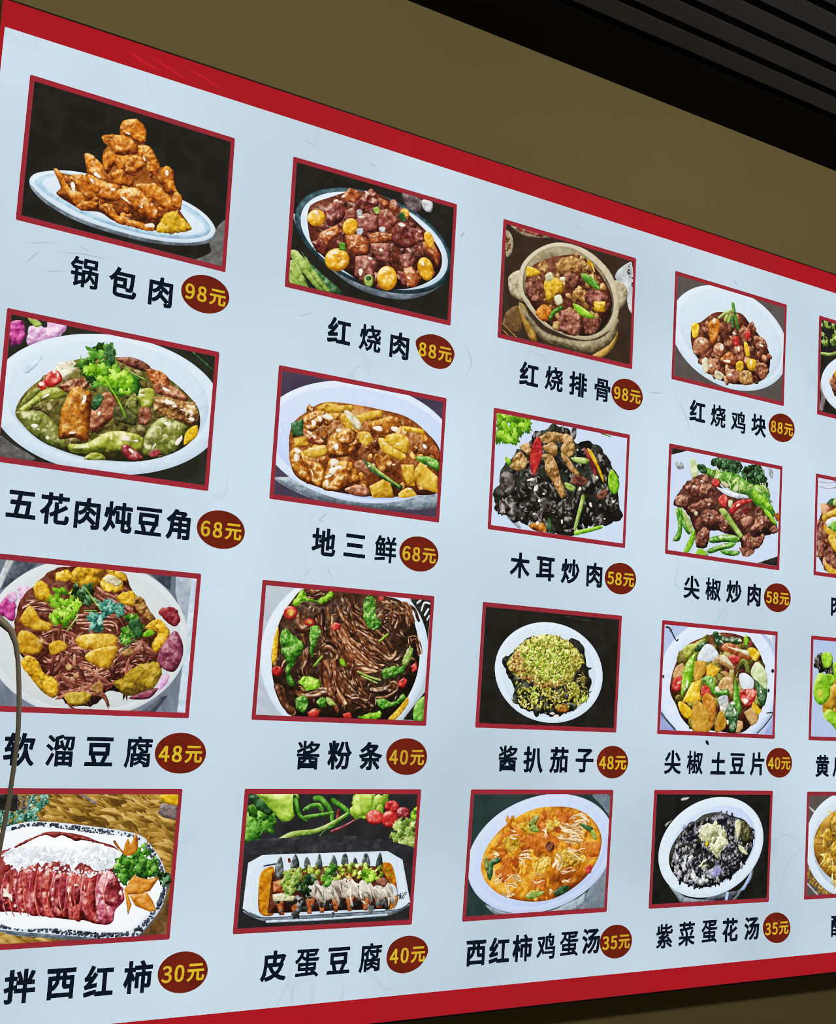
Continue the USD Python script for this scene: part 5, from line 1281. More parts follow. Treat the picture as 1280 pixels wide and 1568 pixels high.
S plate_print denimd 193,536 299,522 ;w=12.12
S plate_print redd 392,486 402,519 ;w=21.54
F plate_print denimd 1344,783 1433,746 1435,774 1361,812 ;s=13.46 n=30 k=grain
P soy_sauce soy 184,840 169,623 195,563 276,549 306,867 232,880 ;pw=.12 fl=.5
P soy_sauce soy 1183,549 1267,545 1328,679 1349,840 1267,872 ;pw=.12 fl=.5
P egg_bed porklo 256,865 267,582 693,548 1170,560 1264,677 1281,872 856,867 ;s=1
P egg_wedge fungusv 286,582 298,506 327,473 352,540 353,617 316,627 ;g=.4 st=.6 sa=80
P egg_wedge fungusv 411,552 425,486 445,459 480,521 477,565 ;g=.4 st=.6 sa=80
P egg_wedge fungusv 521,544 535,478 572,523 569,567 ;g=.4
P egg_wedge fungusv 613,546 628,491 642,457 671,525 668,570 ;g=.4 st=.6 sa=80
P egg_wedge fungusv 740,549 748,493 763,471 798,528 794,562 ;g=.4
P egg_wedge fungusv 833,540 840,473 866,462 892,519 888,553 ;g=.4
P egg_wedge fungusv 934,543 943,486 974,532 970,555 ;g=.4
P egg_wedge fungusv 1011,556 1024,471 1051,466 1082,535 1074,569 ;g=.4 st=.6 sa=80
P egg_wedge fungusv 1135,559 1149,479 1168,462 1193,537 1186,583 ;g=.4
P tofu_block porkor 311,780 375,782 391,881 352,880 ;s=1
P tofu_block porkor 442,807 506,798 507,886 456,884 ;s=1
P tofu_block porkor 556,778 634,769 612,885 578,878 ;s=1
P tofu_block porkor 654,770 727,773 717,878 683,877 ;s=1
P tofu_block porkor 775,785 847,777 830,877 803,876 ;s=1
P tofu_block porkor 895,779 969,770 951,876 917,875 ;s=1
P tofu_block porkor 1030,772 1106,775 1088,876 1053,875 ;s=1
P tofu_block porkor 1142,787 1231,779 1211,870 1170,868 ;s=1
F egg_slice fungusv 285,779 1272,769 1281,872 295,877 ;s=48.47 n=24 k=leaf g=.6
P egg_slice fungus 720,839 738,751 758,751 747,851
P egg_slice fungus 839,833 858,744 882,744 868,856
P egg_slice fungus 975,838 994,748 1021,749 1010,850
P egg_slice fungus 521,821 542,766 567,822
P egg_slice fungus 1239,871 1246,791 1281,792 1281,872
P tofu cream 281,735 357,727 476,753 453,785 292,779 ;s=1
P tofu porkor 279,648 361,628 405,684 370,727 287,724 ;s=1 b=.7
P tofu_slice creamw 520,743 585,668 640,692 700,772 621,769 ;b=.3
P tofu_slice creamw 630,725 705,683 777,741 768,785 675,782 ;b=.3
P tofu_slice creamw 720,694 782,651 841,709 834,776 767,774 ;b=.3
P tofu_slice creamw 757,662 821,630 866,688 938,735 915,779 833,765 ;b=.3
P tofu_slice creamw 850,653 915,633 975,691 981,759 901,767 ;b=.3
P tofu_slice creamw 1000,669 1054,659 1131,741 1107,786 1022,760 ;b=.3
P tofu_slice creamw 1115,718 1196,698 1257,757 1219,801 1149,787 ;b=.3
P tofu_slice white 1224,699 1309,701 1343,771 1288,792 1230,767 ;b=.3
F tofu_slice creamw 535,688 703,660 1054,659 1310,713 1317,793 555,767 ;s=99.64 n=34 k=strip an=55 aj=12
F scallion_bit garlicg 356,584 640,547 1099,547 1258,608 1250,676 970,634 702,649 547,678 395,717 ;s=40.39 n=130 k=grain
F coriander_leaf limeg 359,606 445,564 490,632 422,729 383,728 ;s=64.63 n=14 k=leaf
F coriander_leaf green 687,626 725,605 743,661 699,682 ;s=59.25 n=5 k=leaf
F coriander_leaf lime 1005,567 1059,557 1133,616 1096,661 1026,647 ;s=59.25 n=12 k=leaf
F coriander_leaf green 694,559 759,538 777,595 725,605 ;s=53.86 n=8 k=leaf
F coriander_leaf dgreen 478,642 619,613 600,690 513,732 ;s=59.25 n=12 k=leaf
F chilli_sauce red 833,619 912,599 919,667 850,653 ;s=18.85 n=16 k=grain
P chilli_sauce beef 1138,673 1205,641 1250,676 1211,710 ;r=8.079
#R4C3 6.89 2.6311 3.0856 3.6283 3.0848 3.6183 3.7541 2.6223 3.7568 | picture of tomato and egg drop soup in an oval white bowl
B tealbk ;n=.15
P tabletop greyb2 1286,807 1500,618 1513,981 1188,976 1250,877 ;n=.2
P table_sheen greyb2 1269,44 1462,44 1475,212 1375,127 ;n=.2
P bowl platelo 216,880 450,950 845,959 1179,864 1260,826 1239,917 1118,972 847,979 349,964 ;pw=.3
P + plateb2 13,607 71,743 197,854 379,931 601,965 839,954 1072,899 1275,804 1429,680 1519,538 1537,392 1480,257 1354,145 1171,69 949,34 711,45 479,101 275,195 121,320 31,462 ;pw=.15 lo=.5
P + plateinv 90,586 141,708 254,808 419,878 619,910 834,901 1044,852 1228,768 1368,656 1451,529 1467,398 1416,277 1303,176 1138,107 938,75 723,84 513,133 329,217 189,328 106,456 ;pw=.2 lo=.5
P soup soup 146,579 191,444 307,319 479,213 672,149 859,135 1052,146 1210,199 1330,283 1396,398 1378,532 1289,664 1144,771 944,854 732,879 520,855 335,798 214,716 157,637 ;n=.9 nf=2 pw=.1
F soup_egg soupegg 190,580 394,281 779,155 1169,209 1341,418 1232,651 834,829 438,803 238,698 ;s=107.6 n=50 k=leaf b=.5 fl=.7
F tomato_bit soupred 294,466 461,312 890,186 1059,228 1270,427 1266,550 1081,504 851,378 614,414 397,625 ;s=100.9 n=30 k=leaf b=.4 fl=.7
P tomato_piece soupred 506,382 714,345 879,378 938,440 807,498 672,475 ;b=.5 n=.4 fl=.8 nf=.8 r=21.52
P + porklo 789,437 827,408 884,439 860,489 806,478 ;b=1
P tomato_piece soupred 861,156 1055,177 1063,280 952,278 878,206 ;b=.5 n=.4 fl=.8 nf=.8 r=21.52
P tomato_piece soupred 282,621 420,587 476,647 378,703 300,680 ;b=.5 n=.3 fl=.8 nf=.8 r=21.52
P tomato_piece soupred 1215,436 1370,429 1378,532 1264,529 ;b=.4 n=.3 fl=.8 nf=.8 r=21.52
P tomato_piece red 1230,631 1285,612 1289,664 1247,662 ;fl=.6 r=21.52
P tomato_piece soupred 652,713 797,698 803,778 669,763 ;b=.5 n=.3 fl=.8 nf=.8 r=21.52
P egg_ribbon garlicy 774,256 854,237 924,268 847,327 792,306 ;r=16.14 b=1 fl=.8 nf=.8
P egg_ribbon garlicy 917,510 1010,482 1150,496 1238,549 1131,608 951,602 ;r=16.14 b=1 fl=.8 nf=.8
P egg_ribbon garlicy 682,594 810,528 866,560 819,638 740,656 ;r=16.14 b=.8 fl=.8 nf=.8
P egg_ribbon garlicy 339,388 439,361 535,412 487,470 384,468 ;r=16.14 b=.8 fl=.8 nf=.8
P egg_ribbon garlicy 510,273 601,254 686,325 635,354 527,323 ;r=16.14 b=.6 fl=.8 nf=.8
N egg_thread egglt 914,308 999,340 1097,362 1212,395 ;w=21.52 n=12 sp=80.71
N egg_thread egglt 1035,279 1146,270 1233,313 ;w=16.14 n=9 sp=67.26
N egg_thread egglt 890,520 936,582 901,651 ;w=24.21 n=5 sp=40.35
N egg_thread egglt 955,653 1091,627 1117,607 ;w=12.11 n=4 sp=33.63
N egg_thread egglt 517,510 596,512 677,534 ;w=16.14 n=5 sp=40.35
N egg_thread egglt 507,550 548,571 553,630 ;w=18.83 n=3 sp=26.9
N egg_thread egglt 489,648 545,689 556,670 ;w=18.83 n=4 sp=40.35
N egg_thread egglt 400,350 478,361 504,352 ;w=16.14 n=4 sp=40.35
N egg_thread egglt 380,732 473,765 527,787 ;w=13.45 n=9 sp=80.71
N egg_thread egglt 277,719 351,682 375,673 ;w=12.11 n=5 sp=53.8
N egg_thread egglt 677,694 770,697 813,728 ;w=10.76 n=4 sp=40.35
N egg_thread egglt 257,484 297,505 312,525 ;w=18.83 n=3 sp=32.28
N egg_thread egglt 255,601 283,641 274,680 ;w=13.45 n=3 sp=18.83
N egg_thread egglt 1022,462 1122,505 1222,528 ;w=10.76 n=6 sp=67.26
N egg_thread egglt 963,744 1060,757 1099,739 ;w=16.14 n=5 sp=40.35
N egg_thread egglt 833,809 872,801 901,822 ;w=18.83 n=4 sp=40.35
N egg_thread egglt 737,296 769,356 744,386 ;w=13.45 n=4 sp=53.8
P greens dgreen 202,580 249,533 337,526 327,555 266,582 260,660 238,698 209,658 ;g=.4
P greens olive 168,540 190,502 215,581 193,619
P greens olive 596,274 637,214 703,205 680,255 645,314
P greens limeg 605,304 655,274 713,325 660,335
P greens limeg 609,829 646,801 778,797 806,808 729,844 624,850 ;g=.4
P greens dgreen 900,812 992,765 1075,778 1037,817 930,843 ;g=.4
P greens dgreen 1132,270 1203,281 1290,313 1278,344 1191,312
P greens limeg 1263,334 1291,324 1339,397 1296,396
#R4C4 8.27 3.9459 3.0842 4.9526 3.0862 4.9457 3.7563 3.9392 3.7520 | picture of dark seaweed and egg flower soup in a round white bowl
B blkr ;n=.1
S steam greyw 325,83 390,74 423,65 ;w=27.15 t=.3
P steam greyw 145,292 195,266 232,252 171,302 153,315
P bowl platelo 231,810 445,916 845,940 1115,866 1273,701 1250,795 1157,867 1065,953 955,963 382,955 313,894 ;pw=.2
P + denimd 658,947 710,926 1019,881 1089,893 1023,952 914,961 ;n=.3 pw=.6
P + plateb 921,962 937,888 971,889 962,959 ;s=1
P + plateb 1116,885 1194,793 1259,701 1249,776 1171,877 ;s=1
P + plate 87,596 140,721 251,824 410,894 601,925 806,914 1005,861 1177,772 1306,656 1380,523 1391,388 1339,263 1227,160 1068,89 877,58 672,70 473,123 301,212 172,328 98,460 ;pw=.1 lo=.6
P + plateinv 217,603 266,700 362,776 497,824 656,839 825,819 987,766 1125,686 1227,587 1283,477 1286,368 1237,271 1141,194 1007,146 847,132 679,152 517,204 378,284 276,384 221,494 ;pw=.2 lo=.35
P broth blkg 209,574 247,466 368,340 508,268 611,213 799,191 966,224 1135,263 1224,349 1260,473 1210,586 1104,687 944,767 784,823 624,836 464,813 317,749 234,665 ;n=.3
F seaweed seaw 229,584 382,350 616,278 827,205 996,262 1210,349 1246,483 1103,669 784,818 463,799 261,684 ;s=67.87 n=280 k=leaf g=1.2 b=1.2
P seaweed_lump seaw 369,359 455,268 616,278 607,352 505,425 400,432 ;r=19 b=1.5 g=.8
P seaweed_lump seaw 723,279 827,200 924,224 1014,338 948,393 809,354 ;r=19 b=1.5 g=.6
P seaweed_lump seawo 1053,300 1107,263 1194,321 1229,435 1147,472 1072,386 ;r=16.29 b=1.2
P seaweed_lump seaw 846,504 952,459 1094,508 1127,603 993,675 867,635 ;r=19 b=1.5 g=.8
F egg_flower egglt2 593,343 724,288 835,336 923,431 846,504 768,558 681,464 599,444 ;s=67.87 n=50 k=leaf
P egg_flower egglt2 617,306 697,297 794,335 783,373 730,391 707,446 653,454 599,435 581,361 ;r=16.29 b=.5
P egg_flower egglt2 736,484 813,410 895,421 939,468 845,495 808,550 753,540 ;r=16.29 b=.6
P egg_yolk yel 634,463 653,441 678,464 662,492 ;r=5.43
P egg_flower egglt2 1011,281 1064,253 1083,338 1048,451 1017,394 ;r=10.86 b=.5
P egg_flower egglt2 1064,480 1121,500 1195,567 1153,566 1081,527 ;r=8.144
N egg_thread egglt2 588,684 639,648 691,631 ;w=19 n=4 sp=40.72
F egg_bit greyw 243,602 442,460 523,498 429,679 966,693 702,797 356,750 ;s=43.44 n=60 k=leaf g=.4
F egg_bit pinkp 722,687 829,671 833,746 752,743 ;s=35.29 n=16 k=leaf
#R4C5 9.94 5.2740 3.0915 6.2730 3.0915 6.2730 3.7571 5.2720 3.7571 | picture of an egg and vegetable soup in a white bowl, cut off by the photo's edge
B greybrown ;n=.3
S tabletop_edge greyw 26,139 134,203 ;w=17.44
F placemat wood 25,689 123,692 400,977 200,969 46,805 ;s=41.86 n=70 k=grain
S placemat_edge greyw 32,847 200,969 ;w=20.93
E bowl plate 652,501,666,13,20,502 ;pw=.12 lo=.5
E + platein 686,501,595,11,17,444 ;pw=.15
E soup soupd 714,513,603,12,14,373 ;n=.6
F egg_scrap garlicy 147,512 301,215 776,130 1284,379 1258,690 805,885 428,861 221,684 ;s=83.71 n=150 k=strip g=.5
F seaweed_bit olived 182,556 336,258 780,240 1178,467 868,724 494,820 ;s=52.32 n=45 k=strip
P egg_scrap garlicy 226,407 306,344 359,399 295,473 ;r=13.95 b=1
P egg_scrap garlicy 318,237 428,194 472,281 372,323 ;r=13.95 b=1
P egg_scrap garlicy 347,516 429,475 484,562 401,603 ;r=13.95 b=1
P egg_scrap garlicy 250,600 333,580 353,666 287,686 ;r=13.95 b=1
P egg_scrap garlicy 372,709 472,702 493,799 409,785 ;r=13.95 b=1'''.strip().split('#')[1:]:
    lines = block.strip().splitlines(); head, label = lines[0].split('|'); key, unit, *cs = head.split()
    cs = np.array(cs, float).reshape(4, 2); pt = Painter(cs, float(unit), key)
    fr = put('dish_picture', ring_frame(pt, 1.8e-3), M_frame, board, base, label=label.strip())
    made = []
    for ln in lines[1:]:
        left, _, opt = ln.partition(';'); tk = left.split(); op = dict(DEF); kind = 'chunk'
        if tk[0] == 'N': op['g'] = .8
        if tk[0] in 'ESN': op['fl'] = 0.0
        if tk[0] == 'E' and 'glare' in left: op['lo'] = .25
        for e in opt.split():
            k, v = e.split('=')
            if k == 'k': kind = v
            else: op[k if not (k == 'n' and tk[0] in 'FN') else 'num'] = float(v)
        if tk[0] == 'B':
            b = pt.poly([(IN[0], IN[1]), (1500 - IN[0], IN[1]), (1500 - IN[0], 996 - IN[1]), (IN[0], 996 - IN[1])], PAL[tk[1]], {**op, 's': 1, 'b': .05, 'lo': .001, 'n': op['n'] * .4, 'su': pt.u * 7, 'nf': 4.0}, True)
            made.append(['backdrop', b, None]); continue
        if tk[1].startswith(('table', 'dark_', 'napkin', 'corner_')): op['fl'] = max(op['fl'], .88); op['b'] *= .4
        name, pal = tk[1], PAL[tk[2]]; num = [float(x) for x in ','.join(tk[3:]).split(',')]
        if tk[0] == 'E': m = pt.ellipse(num, pal, op)
        else:
            pp = np.array(num).reshape(-1, 2)
            if tk[0] == 'P': m = pt.poly(pp, pal, op)
            elif tk[0] == 'S': m = pt.ribbon(open_curve(pp, pt.u * 2), op['w'], pal, op, pt.nxt())
            elif tk[0] == 'N': m = pt.strands(pp, pal, op)
            else: m = pt.pile(pp, pal, op, kind, int(op['num']), op['s'])
        if m is None: continue
        if name == '+': made[-1][1] = join([made[-1][1], m])
        else: made.append([name, m, 'stuff' if tk[0] in 'FN' or name == 'highlight' else None])
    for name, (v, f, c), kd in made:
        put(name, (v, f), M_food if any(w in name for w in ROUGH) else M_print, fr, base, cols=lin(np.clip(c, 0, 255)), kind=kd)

# ------------------------------------------------------------------ lettering and price badges
GL = {}
for line in '''锅:043010401238124219431950075107611961198018821684199340824093509351785481627266657171768081768083678370938492899091869143704271378737870944094437613761424043407740722976296140614051295029434042403315332027422742172516280818061220/81707864695570538153/5419771877275427/5153605357625170
包:03381348194219812186248934927992859189889283947282688079768035803178316558656073747378728169836384498618371841082904251419241034/61616133273330297329724870606962/3145494549543154
肉:109422942278268332814275486767826182618664947894849287898885881956195706450643191019/227222512657355341494446415636633069/454548415345/5647715676497674737167665456/7645653754317631/767776827082/2246223140313341
红:047706891189388338889388937672757226912691144014402659265975427642723970/0438074818470957045908701968436443522755443244293423273422353023361134082405211313290934
烧:058613932280257133824176407328592945344640295328573849413644435363466851745479543654366449644872457739813184379448885384567960646564658567907192879191869276837282827582756490649154845487539047913983358145784573418235892784259023881561175906490650183919392332212934290719071925122410400747085015531939195116661178/7725742967336427
排:6694789478709370935878587851915191407840783292329221782178066606/055407661863188208810885119324922889308630594056405151515158355935705170519463946306510651213721372430233005180518230624063518351850/38453047303539353932513251403840
骨:095419542043784379548954893376337610221022330933/562132213219651965335733/4630473332333229/219331933178677867835384569366937591778677452145/3157315467556757/3166676667693169
鸡:44607960797577836383669280928590878688799051545154296540624064497649814682428415671570076106590756154415/6740723772346124742473357240/612454285424/047911872177286633774171417578757866416641693355394041284218371607170726312627441628083322561468
块:0468097941653959525950634572377926853595488654805973616765747486869595858579787274667159925992478647862166216606540654213721372729272906170617270627063917391762/35552957293939393932543254473547/6646663274327447
五:067707899289927774777740484050268526851412141226382635401740175333532977/4276465364536177
花:05601166156821632194339433494233403341265826583148314856336338734869488350885491589282928791918693809370856681688079798062816079606386498945813761506034703470269126911470147005580558144114400528052814071407262826283320461254
炖:0386139522832673358543774071295830463648413641685968598461896592839387929189938594758972893277327756715771299329931771177106590659173817382234213032300519061924092308370549135416521940194916651177/827481817181716877687774/423243295929595653565232
豆:0690919091796779756375618061802617261761236129790779/42794070366162615479/2949293867386749/0810082189218910
角:05361444194117671279068715952090248528734573459257925773737373815881629377938291848985868526672673187114671144114507320529112221/5738733873445744/5755735573615761/3426372255225226/3061315545554561/3138453845443144
地:0468077811794066408141864489509283928988938194718567876588629023812077237026700558055831523452134013403929433454405240633855285828393939392728272806170617270527053917391763/826981788080528052475845587470747069/7059703977367758
三:0787918791750775/1326862686141314/1856795679431843
鲜:0534103910726472649374937472927292627462745389538943744374349134912481248712860978077024642465205909560850105624472447346434644349434953645364624762472940294618451641132814300720061323/3363335537553763/3339373837463346/2129242332232929/1955245524631963/1939243824461946/0679088848844874
木:03751185217833674254439455945554697178798785957483667256604091399127552755054305422707270739383925571566
耳:0672078564816493779477809278926777677723912391100710072321232171/3423642364313431/3443644264503451/3463646264683470
炒:0449115315521839192919461665127604861295169221852578277135823383389241935290658473788071846589528551924993459038811970237005580558666766587448793682447441693057314633473646452434213131300619061924102408270837/706370237736815078497458/4339385247565055534458224620
尖:0483119429883784457749705275618473908894958383817075616759649163925255525642554255054206424543454252065206633863376731742179/591871328147924182267013/0740164827353326371626131828
椒:05651075176117932693265529613456316727742877358040704260428134813484379148905186579360926885747680878694948784758066874390289115861458145821522152084208423929392942263726343534352426242606170617240724073416341151/52855259566759766473/677059525255524965496964/6439523952306230/4254355333494249/73427124812478417549
软:40864895558964786871728081918794948684777866734973346134615257665175/056607782676269338933874507250603862385549554949525259406231793176488651932188196519670655055127483542443844383029303028502850163316350724052116061606281728124207471057185526552663/263626442344
溜:053816462252294534523452349344934490769076938693865163516943715081508647883789115711530631133120180815080914262831243139284421381232/704072347420792078407741/625135515142534657445447/6039532144244833423642205615562064206235/6561756176656566/6575767576806580/4461556155654466/4475557555804480/0884098716923261265623561572
腐:0588149520762357234027453142315325532592359236843988468555806484669278928391868786536153615062537652795079369036902780277923912291135713530543074613131313601077/7023692746274923/3823323023352423/4153413344304436473645384641584853485153/368036723875477351704775/607073757672768175795973/766862627662/3667366247624465/63456643553670367045
酱:0736114530363045084508543654135513932393238975897593859385556254915490455445704078358627901991158613641367085706541248174023400630063026/40374029453251275834/5922772273276731/6266626375647566/2364336428662367/337339714268446352635268557258737573/09132129292425181709
粉:04710881128119701994319431653674446431484048415143504353535351634773418034853991439454856074646165537353727271806982578260936993789181878478855087519541883584287918770766086715723278415341593162206509530748254333413637364613341131213105190519251611061311360536054816481062
条:034608561456146628662075088217912784416935674367438234823486369346935292558855676267567071847792868582796966836683558856954571406137722878177113461350073605311424201626083008331640303037372442/8255555555476551/4347435518553252/493141255725
扒:641166437065778481918695958689788672815978397610/035407661863188207821093229327913087389645855269564558124611443942534144304630354135412430233005180518230524053518351850/3084305942553772
茄:038712962283277031503850377436813582238226944193449147874972513931393135393539255825583570357125912591137113700558055813391339052705271307130725272527271927193907390750195015701178/52936393638776877692889288355235/6347764776756375
子:06450657435843822481289447935291548955865657935793455545564070318618791115111523602443334345
土:0678069092909278557755478647863455345506430642341234124743474377
片:0584058713951890257828626162619474947450305030418841882963296305500550293029300718071749166013720979
黄:0585129416943487428346794277567753818494918891857277837783415541554092409228702870258625861370137005580557134113410529052913131313252925292806280740434043411641167727772180/5564716471665567/5551705170545554/4128412557255728/2851435143542854/2864436443672867
瓜:048714951888247428602950292541244137405737692982358938894387608364937489707661565259534553226520674772687885869694858776826279427718831785147707750751111715174516591273/5160567347755068
拌:0354076617621782068210941994269230863059335833675767579469946967936793556955694690469034813489179012820978107324693269055705573453345633532347103613422744344034402430233005170617230524053517351750/4155404657465755/3845304730353835
西:0611072333243331113111932393248875887593879387316531642491239111/24692570316737614351444252425257546256656166756675762476/6443754375546554/4524522352314531/3051245724433343
柿:046712791866189330943056336237604055408052805248594859947094707771808580887790739036713670309330931872186404520858183718372330233005180518230523053516351152/7169714878487868/4052303540354030593059364036
皮:0386119415921886239442895582699088949386928275786674756482518444814286349120831758175805450545181518154313630976/7041584158307429/2082237526533053376545743578/48604453675363605567/2741272945294541
蛋:05430952125224422836344144454450165016734474447908800990778785949388848075748273825054505446894693365436543275327629813190128310111011192520222718331239/322044204434353133283620/7423542354207520/5460725972645464/54746374617665785479/2660445944642664
汤:04391747245307861693218830693574397348655260594664466155546843793187429451886374725976467946776674807382608264937793819284888782897092346134712785157709321032161807150709152021282834215822463132373748464641553263335925523243253814311031
紫:05851492298339753473447244833183359348935490558755716670577582919186858167707570827791738464695260576661466359567348674284428741913692278224813280336333623262288222901983128012741562186206510651325130373137255125511637163706270627332233221312131235063607463941324617512060325821631365157525741979/62425348444955425139523952365441
菜:048211911690318243734393549355736783768787919283918173746468916891587358863876348433843077246925692291229112691269065906591239123906290629120812082228222929103012391839144120512358335428442439403839384452435243580758076833682475/493775346455715854585549/3928392259225926
酸:06100619171917260826089317921786368637914591499363876983758888939484838076768467895587549350894378318031833791328623771070137111710964066107581451224625493557345439464646263626361947194710/64337332693583536852714662446834/691574226323/60455456456545525056/457051745669617653814584/66666462746272666969/17611861245226462636273627553058375837621763/3650355035363736/3672367717771771/2619271927262626/1749173618361847
0:074508651073148020852687348640834579487351585143503548284320391732152415171813231029/196020352329252628253426362939364044405736713276277625752170
3:0475098116852487318739854382497651684958445139494446474149354828462239173115221514180724123115311927252532263629363635403043244418441854305537593863386837723375267618741068
4:045904673368338544854468536753574457441632163117/1857313833343357
5:0475067813832487308736854282467849735167505547474242364025392141232748274816121610491553254929493451375338573965367131752576207515721168
6:07510862107114781983288736864383487752695257494944443641264219461944203823312727302535254027453151234517361526151919142511310839/2066195724532951355238544061406638723675307627762271
8:0665077209781483228633873885448349785271516247544250454748414931472342183515261519171223102910391345174911540760/187118622059255435583862406540693873337728772174/21362130242629243526383238383544334527432239
9:063306430849115416582260296035583956386436693373287624762075137107791585228730863783457547705061515550394626432138173215241516171122/1840193122262625312535283733394335483150245022491944
元:058411931493248730813476396641495449548356875890639183918790918493688263817780806681664991499138073807493050286124711679/1524832483131513'''.strip().splitlines():
    rings = [np.array([(int(r[k:k + 2]), int(r[k + 2:k + 4])) for k in range(0, len(r), 4)], float) for r in line[2:].split('/')]
    g = Polygon()
    for r in rings: g = g.symmetric_difference(Polygon(r).buffer(0))
    GL[line[0]] = [q for q in getattr(g, 'geoms', [g]) if q.area > 1]
def glyph(ch, cx, cv, w, h, d0, d1, x0=None, skew=0.0):
    """One printed character, centred on its own outline at board units (cx, cv); w, h: size of a full 100-unit em."""
    P = GL[ch]; allb = np.array([q.bounds for q in P]); bx0, by0 = allb[:, 0].min(), allb[:, 1].min(); bx1, by1 = allb[:, 2].max(), allb[:, 3].max()
    ms = []
    for q in P:
        v2, f2 = trimesh.creation.triangulate_polygon(q, engine='earcut'); m = trimesh.creation.extrude_triangulation(v2, f2, 1.0); ms.append(m)
    m = trimesh.util.concatenate(ms); v = m.vertices.copy(); x = cx + (v[:, 0] - (bx0 + bx1) / 2) * w / 100; vv = cv + (v[:, 1] - (by0 + by1) / 2) * h / 100
    d = d0 + (d1 - d0) * v[:, 2]; V = np.c_[x * W0, -d * W0, EYE + (CB[1] - vv) * W0]
    return trimesh.Trimesh(V, m.faces, process=False)
